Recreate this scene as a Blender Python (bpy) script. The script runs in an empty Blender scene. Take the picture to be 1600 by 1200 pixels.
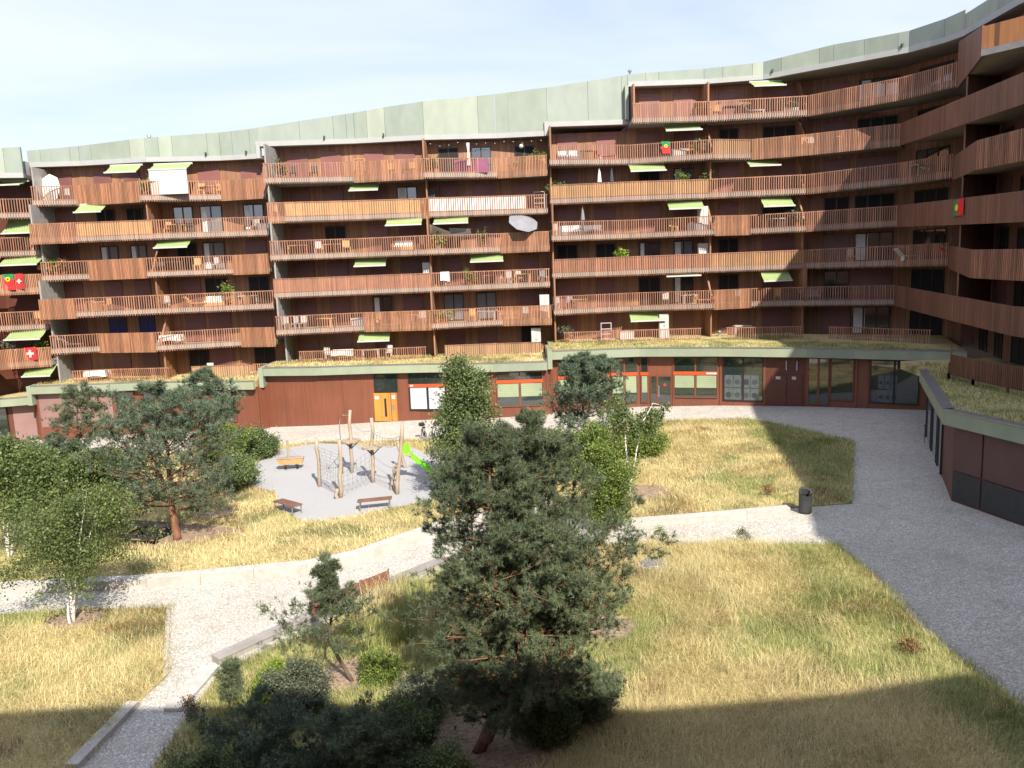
import bpy, math, random
import numpy as np
R = math.radians
rng = np.random.default_rng(7)
random.seed(7)
scene = bpy.context.scene
COL = scene.collection

# ------------------------------------------------------------------ survey of the site
FPX, ZC = 1202.0, 10.8                       # focal length in photo pixels, eye height
PITCH, ROLL = R(8.5), R(2.2)
f_ = np.array([0, math.cos(PITCH), -math.sin(PITCH)])
_u = np.array([0, math.sin(PITCH), math.cos(PITCH)]); _r = np.array([1., 0, 0])
u_ = _u * math.cos(ROLL) + _r * math.sin(ROLL)
r_ = _r * math.cos(ROLL) - _u * math.sin(ROLL)
CAM = np.array([0, 0, ZC])
SLOPE = 0.033

def ground(x, y=0): return SLOPE * x
def ray(x, y): return f_ + r_ * ((x - 800) / FPX) - u_ * ((y - 600) / FPX)
def hitz(x, y, z):
    d = ray(x, y); return CAM + d * ((z - ZC) / d[2])
def hity(x, y, Y):
    d = ray(x, y); return CAM + d * (Y / d[1])
def hitg(x, y, h=0.0):
    d = ray(x, y); return CAM + d * ((h - ZC) / (d[2] - SLOPE * d[0]))
def xat(px, Y, z):
    k = (px - 800) / FPX; dz = z - ZC
    return (k * (Y * f_[1] + dz * f_[2]) - (Y * r_[1] + dz * r_[2])) / r_[0] if abs(k) < 1e-9 else \
        (k * (Y * f_[1] + dz * f_[2]) - (Y * r_[1] + dz * r_[2])) / (r_[0] - k * f_[0])

# ------------------------------------------------------------------ materials
def new_mat(name):
    m = bpy.data.materials.new(name); m.use_nodes = True
    nt = m.node_tree; b = nt.nodes['Principled BSDF']
    return m, nt, b
def rgba(c): return (c[0], c[1], c[2], 1)
def nd(nt, t, **kw):
    n = nt.nodes.new(t)
    for k, v in kw.items(): setattr(n, k, v)
    return n
def mix_col(nt, fac, a, b, blend='MIX'):
    n = nd(nt, 'ShaderNodeMix', data_type='RGBA', blend_type=blend)
    for s, v in ((n.inputs[0], fac), (n.inputs[6], a), (n.inputs[7], b)):
        if hasattr(v, 'is_linked'): nt.links.new(v, s)
        elif isinstance(v, (int, float)): s.default_value = v
        else: s.default_value = rgba(v)
    return n.outputs[2]
def coords(nt, scale=(1, 1, 1)):
    tc = nd(nt, 'ShaderNodeNewGeometry'); mp = nd(nt, 'ShaderNodeMapping')
    mp.inputs['Scale'].default_value = scale
    nt.links.new(tc.outputs['Position'], mp.inputs['Vector'])
    return mp.outputs[0]
def noise(nt, scale, vec, detail=4, rough=.55):
    n = nd(nt, 'ShaderNodeTexNoise'); n.inputs['Scale'].default_value = scale
    n.inputs['Detail'].default_value = detail; n.inputs['Roughness'].default_value = rough
    nt.links.new(vec, n.inputs['Vector']); return n.outputs[0]
def ramp(nt, fac, stops):
    n = nd(nt, 'ShaderNodeValToRGB'); e = n.color_ramp.elements
    while len(e) < len(stops): e.new(.5)
    for i, (p, c) in enumerate(stops): e[i].position = p; e[i].color = rgba(c)
    nt.links.new(fac, n.inputs[0]); return n.outputs[0]
def bump(nt, b, h, strength=.3, dist=.02):
    n = nd(nt, 'ShaderNodeBump'); n.inputs['Strength'].default_value = strength
    n.inputs['Distance'].default_value = dist
    nt.links.new(h, n.inputs['Height']); nt.links.new(n.outputs[0], b.inputs['Normal'])
def island(nt): return nd(nt, 'ShaderNodeNewGeometry').outputs['Random Per Island']
def dark(c, k): return tuple(x * k for x in c)

def plain(name, c, rough=.6, var=.25, scale=3.0, isl=0.0, stretch=(1, 1, 1), metallic=0, bumpy=0):
    m, nt, b = new_mat(name)
    n = noise(nt, scale, coords(nt, stretch))
    col = ramp(nt, n, [(.3, dark(c, 1 - var)), (.7, dark(c, 1 + var))])
    if isl:
        i = island(nt)
        col = mix_col(nt, 1.0, col, ramp(nt, i, [(0, (1 - isl,) * 3), (1, (1 + isl,) * 3)]), 'MULTIPLY')
    nt.links.new(col, b.inputs['Base Color'])
    b.inputs['Roughness'].default_value = rough; b.inputs['Metallic'].default_value = metallic
    if bumpy: bump(nt, b, n, bumpy)
    return m
def boards(name, c, pitch=.14, var=.22, gap=.45, rough=.65, lw=.1, tone=.2):
    """vertical boards: joints every `pitch` along the wall, board tone and streaks"""
    m, nt, b = new_mat(name)
    g = nd(nt, 'ShaderNodeNewGeometry'); sx = nd(nt, 'ShaderNodeSeparateXYZ'); nt.links.new(g.outputs['Position'], sx.inputs[0])
    ad = nd(nt, 'ShaderNodeMath', operation='ADD'); nt.links.new(sx.outputs[0], ad.inputs[0]); nt.links.new(sx.outputs[1], ad.inputs[1])
    dv = nd(nt, 'ShaderNodeMath', operation='DIVIDE'); nt.links.new(ad.outputs[0], dv.inputs[0]); dv.inputs[1].default_value = pitch
    fl = nd(nt, 'ShaderNodeMath', operation='FLOOR'); nt.links.new(dv.outputs[0], fl.inputs[0])
    fr = nd(nt, 'ShaderNodeMath', operation='FRACT'); nt.links.new(dv.outputs[0], fr.inputs[0])
    wn = nd(nt, 'ShaderNodeTexWhiteNoise', noise_dimensions='1D'); nt.links.new(fl.outputs[0], wn.inputs['W'])
    st = noise(nt, 1.0, coords(nt, (5, 5, .35)), 5)
    big = noise(nt, .35, coords(nt, (1, 1, 1)), 2)
    col = ramp(nt, st, [(.3, dark(c, 1 - var)), (.7, dark(c, 1 + var))])
    col = mix_col(nt, 1.0, col, ramp(nt, wn.outputs[0], [(0, (1 - tone,) * 3), (1, (1 + tone * .75,) * 3)]), 'MULTIPLY')
    col = mix_col(nt, 1.0, col, ramp(nt, big, [(.3, (.85,) * 3), (.7, (1.12,) * 3)]), 'MULTIPLY')
    gp = nd(nt, 'ShaderNodeMath', operation='LESS_THAN'); nt.links.new(fr.outputs[0], gp.inputs[0]); gp.inputs[1].default_value = lw
    col = mix_col(nt, gp.outputs[0], col, dark(c, gap))
    nt.links.new(col, b.inputs['Base Color']); b.inputs['Roughness'].default_value = rough
    return m
def lines(name, c, pitch=.06, k=.7, rough=.5):
    """horizontal slats (shutters, blinds)"""
    m, nt, b = new_mat(name)
    g = nd(nt, 'ShaderNodeNewGeometry'); sx = nd(nt, 'ShaderNodeSeparateXYZ'); nt.links.new(g.outputs['Position'], sx.inputs[0])
    dv = nd(nt, 'ShaderNodeMath', operation='DIVIDE'); nt.links.new(sx.outputs[2], dv.inputs[0]); dv.inputs[1].default_value = pitch
    fr = nd(nt, 'ShaderNodeMath', operation='FRACT'); nt.links.new(dv.outputs[0], fr.inputs[0])
    i = island(nt); st = noise(nt, .7, coords(nt))
    col = ramp(nt, fr.outputs[0], [(0, dark(c, k)), (.25, c), (.8, c), (1, dark(c, k))])
    col = mix_col(nt, 1.0, col, ramp(nt, st, [(.3, (.85,) * 3), (.7, (1.15,) * 3)]), 'MULTIPLY')
    nt.links.new(col, b.inputs['Base Color']); b.inputs['Roughness'].default_value = rough
    return m
def glass(name, c=(.02, .025, .03), ior=2.5, rough=.04):
    m, nt, b = new_mat(name)
    b.inputs['Base Color'].default_value = rgba(c); b.inputs['Roughness'].default_value = rough
    b.inputs['IOR'].default_value = ior
    n = noise(nt, .8, coords(nt), 1); bump(nt, b, n, .05, .02)
    return m
def leafy(name, dk, lt, trans=.3, rough=.55):
    m, nt, b = new_mat(name)
    at = nd(nt, 'ShaderNodeAttribute', attribute_name='tint')
    i = island(nt)
    col = ramp(nt, at.outputs['Fac'], [(0, dk), (1, lt)])
    col = mix_col(nt, 1.0, col, ramp(nt, i, [(0, (.75,) * 3), (1, (1.25,) * 3)]), 'MULTIPLY')
    nt.links.new(col, b.inputs['Base Color']); b.inputs['Roughness'].default_value = rough
    tr = nd(nt, 'ShaderNodeBsdfTranslucent'); nt.links.new(col, tr.inputs[0])
    mx = nd(nt, 'ShaderNodeMixShader'); mx.inputs[0].default_value = trans
    nt.links.new(b.outputs[0], mx.inputs[1]); nt.links.new(tr.outputs[0], mx.inputs[2])
    nt.links.new(mx.outputs[0], nt.nodes['Material Output'].inputs[0])
    return m
def grassy(name, trans=.32):
    m, nt, b = new_mat(name)
    at = nd(nt, 'ShaderNodeAttribute', attribute_name='tone')
    col = mix_col(nt, 1.0, at.outputs['Color'], ramp(nt, island(nt), [(0, (.7,) * 3), (1, (1.3,) * 3)]), 'MULTIPLY')
    nt.links.new(col, b.inputs['Base Color']); b.inputs['Roughness'].default_value = .6
    tr = nd(nt, 'ShaderNodeBsdfTranslucent'); nt.links.new(col, tr.inputs[0])
    mx = nd(nt, 'ShaderNodeMixShader'); mx.inputs[0].default_value = trans
    nt.links.new(b.outputs[0], mx.inputs[1]); nt.links.new(tr.outputs[0], mx.inputs[2])
    nt.links.new(mx.outputs[0], nt.nodes['Material Output'].inputs[0])
    return m
def cobbles():
    m, nt, b = new_mat('cobble_paving')
    base = coords(nt, (1, 1.25, 0))
    nz = nd(nt, 'ShaderNodeTexNoise'); nz.inputs['Scale'].default_value = 1.7
    nt.links.new(base, nz.inputs['Vector'])
    vm = nd(nt, 'ShaderNodeVectorMath', operation='MULTIPLY_ADD')
    nt.links.new(nz.outputs[1], vm.inputs[0]); vm.inputs[1].default_value = (.10, .10, 0); nt.links.new(base, vm.inputs[2])
    vo = nd(nt, 'ShaderNodeTexVoronoi', feature='DISTANCE_TO_EDGE'); vo.inputs['Scale'].default_value = 9.5
    vc = nd(nt, 'ShaderNodeTexVoronoi', feature='F1'); vc.inputs['Scale'].default_value = 9.5
    for v in (vo, vc): nt.links.new(vm.outputs[0], v.inputs['Vector'])
    sp = nd(nt, 'ShaderNodeSeparateColor'); nt.links.new(vc.outputs['Color'], sp.inputs[0])
    st = ramp(nt, sp.outputs[0], [(0, (.49, .465, .415)), (.5, (.58, .565, .525)), (1, (.66, .65, .61))])
    fine = noise(nt, 14, coords(nt), 3)
    st = mix_col(nt, 1.0, st, ramp(nt, fine, [(.3, (.86,) * 3), (.7, (1.1,) * 3)]), 'MULTIPLY')
    big = noise(nt, .22, coords(nt), 4)
    st = mix_col(nt, 1.0, st, ramp(nt, big, [(.25, (.84, .82, .79)), (.7, (1.06, 1.06, 1.06))]), 'MULTIPLY')
    st = mix_col(nt, 1.0, st, ramp(nt, noise(nt, 1.3, coords(nt), 6, .7), [(.32, (.80, .79, .77)), (.5, (1.0,) * 3), (.7, (1.05,) * 3)]), 'MULTIPLY')
    e = ramp(nt, vo.outputs['Distance'], [(.02, (0, 0, 0)), (.13, (1, 1, 1))])
    col = mix_col(nt, e, (.32, .285, .235), st)
    nt.links.new(col, b.inputs['Base Color']); b.inputs['Roughness'].default_value = .8
    bump(nt, b, e, .55, .02)
    return m
def dry_lawn():
    m, nt, b = new_mat('dry_turf')
    a = noise(nt, .35, coords(nt), 5); c = noise(nt, 9, coords(nt, (1, .35, 1)), 5)
    s = ramp(nt, c, [(.3, (.34, .27, .12)), (.7, (.52, .43, .21))])
    g = ramp(nt, c, [(.3, (.08, .10, .03)), (.7, (.19, .19, .07))])
    k = ramp(nt, a, [(.5, (0, 0, 0)), (.62, (1, 1, 1))])
    nt.links.new(mix_col(nt, k, s, g), b.inputs['Base Color']); b.inputs['Roughness'].default_value = .9
    bump(nt, b, c, .6, .05)
    return m

M = dict(
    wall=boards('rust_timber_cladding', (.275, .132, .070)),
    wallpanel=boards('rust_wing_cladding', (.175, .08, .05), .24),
    slat=plain('timber_slats', (.285, .138, .083), .6, .3, 2, .36, (6, 6, .4)),
    dense=plain('timber_close_slats', (.295, .14, .076), .6, .28, 2, .3, (6, 6, .4)),
    lit=boards('sunlit_timber_panel', (.40, .17, .06), .9),  # wing boards in brighter orange, sunlight put into the colour
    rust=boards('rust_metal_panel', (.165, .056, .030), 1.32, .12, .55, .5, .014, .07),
    rustdark=plain('dark_rust_and_shade', (.10, .032, .02), .5, .15, 1.5),
    mauve=plain('mauve_panel', (.235, .14, .13), .6, .08, 1.2),
    plum=plain('plum_panel', (.10, .05, .048), .55, .12, 1.2, .06),
    shutter=lines('burgundy_shutter', (.18, .072, .062)),
    shutter2=lines('red_brown_shutter', (.215, .085, .072)),
    kerbc=plain('kerb_concrete', (.40, .385, .355), .85, .16, 2.5), kerbt=plain('kerb_top_concrete', (.44, .425, .395), .85, .14, 3), conc=plain('pale_concrete', (.285, .275, .255), .8, .1, 2.2),
    concd=plain('grey_concrete', (.27, .262, .245), .85, .14, 2.5),
    soff=plain('soffit_concrete', (.27, .235, .20), .85, .12, 1.5),
    fascia=plain('white_fascia', (.33, .34, .335), .6, .05, 1.5),
    frame=plain('dark_window_frame', (.02, .017, .017), .4, .1),
    rframe=plain('rust_window_frame', (.16, .05, .028), .45, .1),
    pane=glass('window_glass'),
    pane2=glass('curtained_glass', (.16, .18, .20), 2.0),
    pane3=glass('blue_curtain_glass', (.02, .035, .16), 1.6),
    shopglass=glass('shop_glass', (.02, .03, .028), 2.1, .03),
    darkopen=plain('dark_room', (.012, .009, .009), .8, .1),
    awn=None, white=plain('white_paint', (.45, .45, .44), .5, .05),
    blind=lines('green_blind', (.27, .32, .20), .16, .8), whiteblind=lines('white_roller_blind', (.46, .48, .50), .13, .72),
    red=plain('orange_red_band', (.72, .075, .02), .4, .05),
    orange=boards('orange_door_wood', (.50, .20, .035), .5, .08, .7),
    grey=plain('grey_metal', (.30, .31, .32), .4, .1, metallic=.6), dgrey=plain('charcoal_metal', (.035, .036, .038), .45, .2, 4),
    black=plain('black_plastic', (.015, .015, .016), .5, .1),
    wood=plain('bare_log_wood', (.33, .265, .195), .75, .22, 1.5, .12, (5, 5, .5)), plank=plain('brown_plank', (.17, .085, .055), .7, .2, 2, .1),
    greyplank=plain('weathered_plank', (.27, .25, .235), .8, .15, 2, .1, (1, 1, 1)),
    redplank=plain('red_brown_plank', (.19, .085, .055), .7, .25, 2, .2),
    washer=plain('pale_teal_print', (.085, .105, .11), .35, .25, 6), rope=plain('grey_rope', (.20, .20, .205), .8, .1), slide=plain('lime_plastic', (.20, .72, .03), .3, .05),
    pinebark=plain('pine_bark', (.20, .095, .055), .9, .35, 5, 0, (1, 1, .4), 0, .4), darkbark=plain('grey_brown_bark', (.105, .075, .055), .9, .35, 5, 0, (1, 1, .4)),
    birchbark=None, pine=leafy('pine_needles', (.042, .066, .034), (.165, .205, .105), .15), pineblue=leafy('blue_pine_needles', (.045, .080, .048), (.165, .215, .135), .15),
    birch=leafy('birch_leaves', (.05, .085, .022), (.19, .245, .075), .35), maple=leafy('fresh_green_leaves', (.07, .115, .02), (.26, .34, .075), .35),
    alder=leafy('mid_green_leaves', (.055, .09, .028), (.19, .25, .09), .3), willow=leafy('grey_green_leaves', (.07, .085, .05), (.17, .19, .125), .25),
    yellowleaf=leafy('yellow_green_leaves', (.10, .16, .01), (.30, .40, .04), .35),
    russet=leafy('russet_weeds', (.16, .08, .035), (.30, .16, .065), .2),
    grass=grassy('grass_blades'), lawn=dry_lawn(), cob=cobbles(),
    gravel=plain('pale_gravel', (.35, .353, .36), .9, .14, 30, 0, (1, 1, 1), 0, .3), soil=plain('bare_mulch', (.26, .185, .125), .95, .4, 9, 0, (1, 1, 1), 0, .5),
    flagred=plain('flag_red', (.62, .02, .025), .7, .06), flaggreen=plain('flag_green', (.01, .20, .06), .7, .06), flagyellow=plain('flag_yellow', (.75, .55, .03), .7, .06),
    canvas=plain('ochre_screen', (.46, .29, .13), .8, .12, 1.5), clothw=plain('white_cloth', (.72, .70, .68), .8, .08, 2), terra=plain('terracotta_screen', (.30, .14, .09), .8, .12, 2), reed=plain('reed_screen', (.40, .28, .15), .85, .18, 3, 0, (9, 9, .4)),
    purple=plain('purple_cloth', (.22, .07, .14), .8, .12, 2), grayc=plain('grey_cloth', (.20, .205, .23), .8, .12, 2), darkc=plain('dark_cloth', (.05, .05, .06), .8, .12, 2), pinkc=plain('pink_plastic', (.55, .08, .18), .5, .1),
    teak=plain('pale_teak', (.52, .30, .13), .6, .15, 3), brownf=plain('brown_wicker', (.12, .06, .04), .8, .2, 8), tile=plain('orange_pot', (.45, .16, .06), .7, .15), blue=plain('blue_plastic', (.08, .18, .42), .5, .1),
)
def _awn():
    m, nt, b = new_mat('lime_awning_cloth')
    n = noise(nt, 1.2, coords(nt)); col = ramp(nt, n, [(.3, (.35, .45, .19)), (.7, (.41, .51, .23))])
    nt.links.new(col, b.inputs['Base Color']); b.inputs['Roughness'].default_value = .8
    tr = nd(nt, 'ShaderNodeBsdfTranslucent'); nt.links.new(col, tr.inputs[0])
    mx = nd(nt, 'ShaderNodeMixShader'); mx.inputs[0].default_value = .35
    nt.links.new(b.outputs[0], mx.inputs[1]); nt.links.new(tr.outputs[0], mx.inputs[2]); nt.links.new(mx.outputs[0], nt.nodes['Material Output'].inputs[0])
    return m
M['awn'] = _awn()
def _birch():
    m, nt, b = new_mat('birch_bark')
    n = noise(nt, 3, coords(nt, (1, 1, 4)), 4)
    nt.links.new(ramp(nt, n, [(.34, (.06, .05, .045)), (.42, (.66, .64, .60)), (1, (.74, .72, .68))]), b.inputs['Base Color']); b.inputs['Roughness'].default_value = .7
    return m
M['birchbark'] = _birch()
def _panels(name, stops, joint=.0, const=False):
    m, nt, b = new_mat(name)
    col = ramp(nt, island(nt), stops)
    if const: col.node.color_ramp.interpolation = 'CONSTANT'
    n = noise(nt, 1.1, coords(nt, (1, 1, .5)), 5)
    col = mix_col(nt, 1.0, col, ramp(nt, n, [(.3, (.9,) * 3), (.7, (1.08,) * 3)]), 'MULTIPLY')
    nt.links.new(col, b.inputs['Base Color']); b.inputs['Roughness'].default_value = .65
    return m
M['para'] = _panels('green_grey_cladding', [(0, (.235, .275, .23)), (.25, (.285, .325, .265)), (.4, (.25, .29, .255)), (.6, (.26, .295, .27)), (.75, (.305, .34, .28)), (.88, (.23, .275, .235))], const=True)
M['pod'] = _panels('sage_fascia_panel', [(0, (.20, .235, .18)), (.5, (.235, .275, .20)), (1, (.285, .32, .215))])

# ------------------------------------------------------------------ mesh helpers
WL = {}
class MB:
    def __init__(s): s.v, s.f, s.m = [], [], []
    def add(s, vs, fs, mi=0):
        o = len(s.v); s.v += [tuple(map(float, p)) for p in vs]
        s.f += [tuple(i + o for i in q) for q in fs]; s.m += [mi] * len(fs); return s
    def quad(s, a, b, c, d, mi=0): return s.add([a, b, c, d], [(0, 1, 2, 3)], mi)
    def hexa(s, p, mi=0):   # 8 points: bottom ring then top ring
        return s.add(p, [(3, 2, 1, 0), (4, 5, 6, 7), (0, 1, 5, 4), (1, 2, 6, 5), (2, 3, 7, 6), (3, 0, 4, 7)], mi)
    def box(s, c, d, a=0, mi=0):
        ca, sa = math.cos(a), math.sin(a); P = []
        for z in (-d[2] / 2, d[2] / 2):
            for x, y in ((-1, -1), (1, -1), (1, 1), (-1, 1)):
                X, Y = x * d[0] / 2, y * d[1] / 2
                P.append((c[0] + X * ca - Y * sa, c[1] + X * sa + Y * ca, c[2] + z))
        return s.hexa(P, mi)
    def slab(s, p, q, n0, n1, z0, z1, mi=0, zq=None):
        """upright plate from plan point p to q, from offset n0 to n1 along its left normal (away from the court), z0..z1"""
        p, q = np.array(p[:2], float), np.array(q[:2], float); t = q - p; t /= np.linalg.norm(t) + 1e-9; n = np.array([-t[1], t[0]])
        a, b, c, d = p + n * n0, q + n * n0, q + n * n1, p + n * n1
        y0, y1 = zq if zq else (z0, z1)
        return s.hexa([(*a, z0), (*b, y0), (*c, y0), (*d, z0), (*a, z1), (*b, y1), (*c, y1), (*d, z1)], mi)
    def bar(s, a, b, w, h=None, mi=0):
        a, b = np.array(a, float), np.array(b, float); h = h or w
        t = b - a; L = np.linalg.norm(t); t = t / (L + 1e-9)
        up = np.array([0, 0, 1.]) if abs(t[2]) < .95 else np.array([0, 1., 0])
        x = np.cross(t, up); x /= np.linalg.norm(x); y = np.cross(x, t)
        P = [e + x * w / 2 * i + y * h / 2 * j for e in (a, b) for i, j in ((-1, -1), (1, -1), (1, 1), (-1, 1))]
        return s.hexa(P, mi)
    def tube(s, pts, rad, n=7, mi=0, cap=True):
        pts = [np.array(p, float) for p in pts]; V = []; F = []
        for i, p in enumerate(pts):
            t = pts[min(i + 1, len(pts) - 1)] - pts[max(i - 1, 0)]; t = t / (np.linalg.norm(t) + 1e-9)
            up = np.array([0, 0, 1.]) if abs(t[2]) < .9 else np.array([1., 0, 0])
            x = np.cross(t, up); x /= np.linalg.norm(x); y = np.cross(t, x)
            r = rad[i] if hasattr(rad, '__len__') else rad
            for k in range(n):
                a = 2 * math.pi * k / n; V.append(p + (x * math.cos(a) + y * math.sin(a)) * r)
        for i in range(len(pts) - 1):
            for k in range(n):
                F.append((i * n + k, i * n + (k + 1) % n, (i + 1) * n + (k + 1) % n, (i + 1) * n + k))
        if cap: F.append(tuple(range(n - 1, -1, -1))); F.append(tuple(range((len(pts) - 1) * n, len(pts) * n)))
        return s.add(V, F, mi)
    def lathe(s, c, prof, n=14, mi=0):
        V = []; F = []
        for r, z in prof:
            for k in range(n):
                a = 2 * math.pi * k / n; V.append((c[0] + r * math.cos(a), c[1] + r * math.sin(a), c[2] + z))
        for i in range(len(prof) - 1):
            for k in range(n): F.append((i * n + k, i * n + (k + 1) % n, (i + 1) * n + (k + 1) % n, (i + 1) * n + k))
        F.append(tuple(range(n - 1, -1, -1))); F.append(tuple(range((len(prof) - 1) * n, len(prof) * n)))
        return s.add(V, F, mi)
    def poly(s, pts, z0, z1, mi=0):
        """prism over a plan polygon; z0/z1 numbers or functions of x,y"""
        n = len(pts); zz = lambda z, p: z(p[0], p[1]) if callable(z) else z
        V = [(p[0], p[1], zz(z0, p)) for p in pts] + [(p[0], p[1], zz(z1, p)) for p in pts]
        F = [tuple(range(n - 1, -1, -1)), tuple(range(n, 2 * n))] + [(i, (i + 1) % n, n + (i + 1) % n, n + i) for i in range(n)]
        return s.add(V, F, mi)

def link(o, parent):
    COL.objects.link(o)
    if parent is not None: o.parent = parent
def build(name, mb, mats, parent=None, smooth=False, base=None, label=None):
    """one mesh object; vertices are given in world coordinates"""
    mats = mats if isinstance(mats, (list, tuple)) else [mats]
    org = np.array(WL[parent.name]) if parent is not None else np.array(base if base is not None else (0, 0, 0), float)
    me = bpy.data.meshes.new(name)
    v = np.array(mb.v, float) - org
    me.from_pydata(v.tolist(), [], mb.f)
    for m in mats: me.materials.append(M[m] if isinstance(m, str) else m)
    if len(mats) > 1: me.polygons.foreach_set('material_index', mb.m)
    if smooth: me.polygons.foreach_set('use_smooth', [True] * len(mb.f))
    me.update()
    o = bpy.data.objects.new(name, me); link(o, parent)
    if parent is None: o.location = org
    WL[o.name] = org
    if label: o['label'] = label
    return o
def build_np(name, V, F, mat, parent=None, tint=None, tone=None, base=None):
    org = np.array(WL[parent.name]) if parent is not None else np.array(base if base is not None else (0, 0, 0), float)
    me = bpy.data.meshes.new(name); n, k = F.shape
    me.vertices.add(len(V)); me.vertices.foreach_set('co', (V - org).astype(np.float32).ravel())
    me.loops.add(n * k); me.loops.foreach_set('vertex_index', F.astype(np.int32).ravel())
    me.polygons.add(n); me.polygons.foreach_set('loop_start', np.arange(0, n * k, k, dtype=np.int32))
    me.materials.append(M[mat])
    if tint is not None:
        a = me.attributes.new('tint', 'FLOAT', 'POINT'); a.data.foreach_set('value', tint.astype(np.float32))
    if tone is not None:
        a = me.attributes.new('tone', 'FLOAT_COLOR', 'POINT'); a.data.foreach_set('color', np.c_[tone, np.ones(len(tone))].astype(np.float32).ravel())
    me.update(calc_edges=True); me.validate()
    o = bpy.data.objects.new(name, me); link(o, parent)
    if parent is None: o.location = org
    WL[o.name] = org
    return o
def tag(o, label, cat, group=None, kind=None):
    o['label'] = label; o['category'] = cat
    if group: o['group'] = group
    if kind: o['kind'] = kind
    return o
def thing(name, loc, label, cat, group=None):
    o = bpy.data.objects.new(name, None); o.empty_display_size = .3; COL.objects.link(o); o.location = tuple(map(float, loc)); WL[o.name] = np.array(loc, float)
    return tag(o, label, cat, group)
def structure(o): o['kind'] = 'structure'; return o
def dup(root, loc, rz, label, group=None):
    r = root.copy(); COL.objects.link(r); r.location = tuple(map(float, loc)); r.rotation_euler = (0, 0, rz); r['label'] = label
    if group: r['group'] = group
    for ch in root.children:
        c = ch.copy(); COL.objects.link(c); c.parent = r
        for g in ch.children:
            d = g.copy(); COL.objects.link(d); d.parent = c
    return r

# ------------------------------------------------------------------ the ring building: plan
ST = 2.84                                                   # storey height
RAIL0 = dict(far=ZC - 7.5, low=ZC - 6.62, mid=ZC - 5.74, tall=ZC - 5.06)   # top of garden level railing
def rail(s, k): return RAIL0[s] + ST * k
def dz(y): return -.6 * min(1, max(0, (56 - y) / 16.))      # the shaded wing lies a little lower
WALL = dict(
    far=[(-45.5, 50), (-43.6, 57), (-40.2, 62.1), (-36, 62.5)],
    low=[(-36, 62.5), (-27, 62.3), (-18.3, 62.6)], mid=[(-18.3, 62.6), (-6, 62.3), (3.4, 62.9)],
    tall=[(3.4, 62.9), (16, 63), (24.2, 62.2), (29.5, 59.6), (31.8, 54)],
    wing=[(31.8, 54), (29.2, 45), (28, 38), (27.6, 30), (26.2, 20), (24.6, 8), (24, -10)])
o_, d_, s_ = 'open', 'dense', 'solid'
ROWS = {}
FARR = [(-43.2, 50), (-41.8, 55.6), (-39, 59.3), (-36, 60.2)]
for k in range(1, 6):
    ROWS['far', k] = (FARR if k % 2 else [(-43.0, 50), (-41.2, 55), (-40, 59.9), (-36, 60.4)], [s_, d_, d_ if k in (1, 3) else o_])
ROWS['low', 5] = ([(-35.9, 60), (-32.8, 60.6), (-27.4, 59.4), (-21.9, 61), (-18.4, 60.2)], [o_, d_, o_, d_])
ROWS['low', 3] = ([(-35.9, 60), (-32.6, 60.6), (-27.5, 59.4), (-21.5, 61), (-18.4, 60.2)], [o_, d_, o_, d_])
ROWS['low', 1] = ([(-35.9, 60), (-32.4, 60.6), (-27.4, 59.4), (-21.4, 61), (-18.4, 60.2)], [o_, d_, o_, d_])
ROWS['low', 4] = ([(-35.9, 59.2), (-32.6, 59.5), (-27, 59.8), (-18.4, 60.8)], [d_, 'canvas', o_])
ROWS['low', 2] = ([(-35.9, 59.2), (-33, 59.0), (-27, 60.0), (-22, 60.2), (-18.4, 60.8)], [d_, o_, o_, o_])
ROWS['mid', 5] = ([(-17.9, 59), (-11.4, 60), (-6, 59.4), (-.5, 60.8), (3.3, 60.2)], [o_, d_, o_, d_])
ROWS['mid', 3] = ([(-17.9, 59), (-11.4, 60), (-6, 59.4), (-.5, 60.8), (3.3, 60.2)], [o_, o_, o_, d_])
ROWS['mid', 1] = ([(-17.9, 59), (-11.4, 60.2), (-6, 59.4), (-.5, 60.8), (3.3, 60.2)], [o_, d_, o_, d_])
ROWS['mid', 4] = ([(-17.9, 59.2), (-16.6, 59.3), (-11.7, 60), (-6.5, 60.4), (-5.8, 60.2), (1.6, 60.9), (3.3, 61)], [d_, 'canvas', 'canvas', d_, 'clothw', o_])
ROWS['mid', 2] = ([(-17.9, 59.2), (-11.7, 60), (-6, 60.3), (-.5, 60.6), (3.3, 61)], ['terra', 'terra', o_, o_])
ROWS['tall', 6] = ([(9.85, 60.2), (15.7, 60.6), (22.9, 59.9), (27.4, 55.2), (29.2, 51.4)], [o_, o_, d_, d_])
ROWS['tall', 5] = ([(3.5, 60), (9.75, 61.4), (16, 60.2), (19.1, 61), (22.8, 59.6), (28.2, 56.4)], [o_, o_, 'reed', d_, d_])
ROWS['tall', 4] = ([(3.5, 61), (9.7, 60.6), (15.8, 61), (23.1, 60.4), (27.6, 55.2), (29.2, 51.4)], ['canvas', 'canvas', o_, o_, d_])
ROWS['tall', 3] = ([(3.5, 60), (9.75, 61.4), (16.1, 60.3), (19, 61), (22.9, 59.8), (28.2, 56.4)], [o_, o_, d_, o_, d_])
ROWS['tall', 2] = ([(3.5, 61), (9.7, 60.6), (15.8, 61), (23.1, 60.4), (27.6, 55.2), (29.2, 51.4)], ['terra', 'terra', 'canvas', o_, d_])
ROWS['tall', 1] = ([(3.5, 60), (9.75, 61.4), (16, 60.2), (19.1, 61), (22.8, 59.6), (28.2, 56.4)], [o_, o_, d_, o_, o_])
WODD = [(28.2, 56.4), (26.9, 48), (25.5, 39), (25.2, 30), (24, 20), (22.5, 8), (22, -8)]
WEVEN = [(29.2, 51.4), (25, 41.9), (24.8, 37.8), (24.6, 30), (23.8, 20), (22.3, 8), (21.9, -8)]
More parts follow.
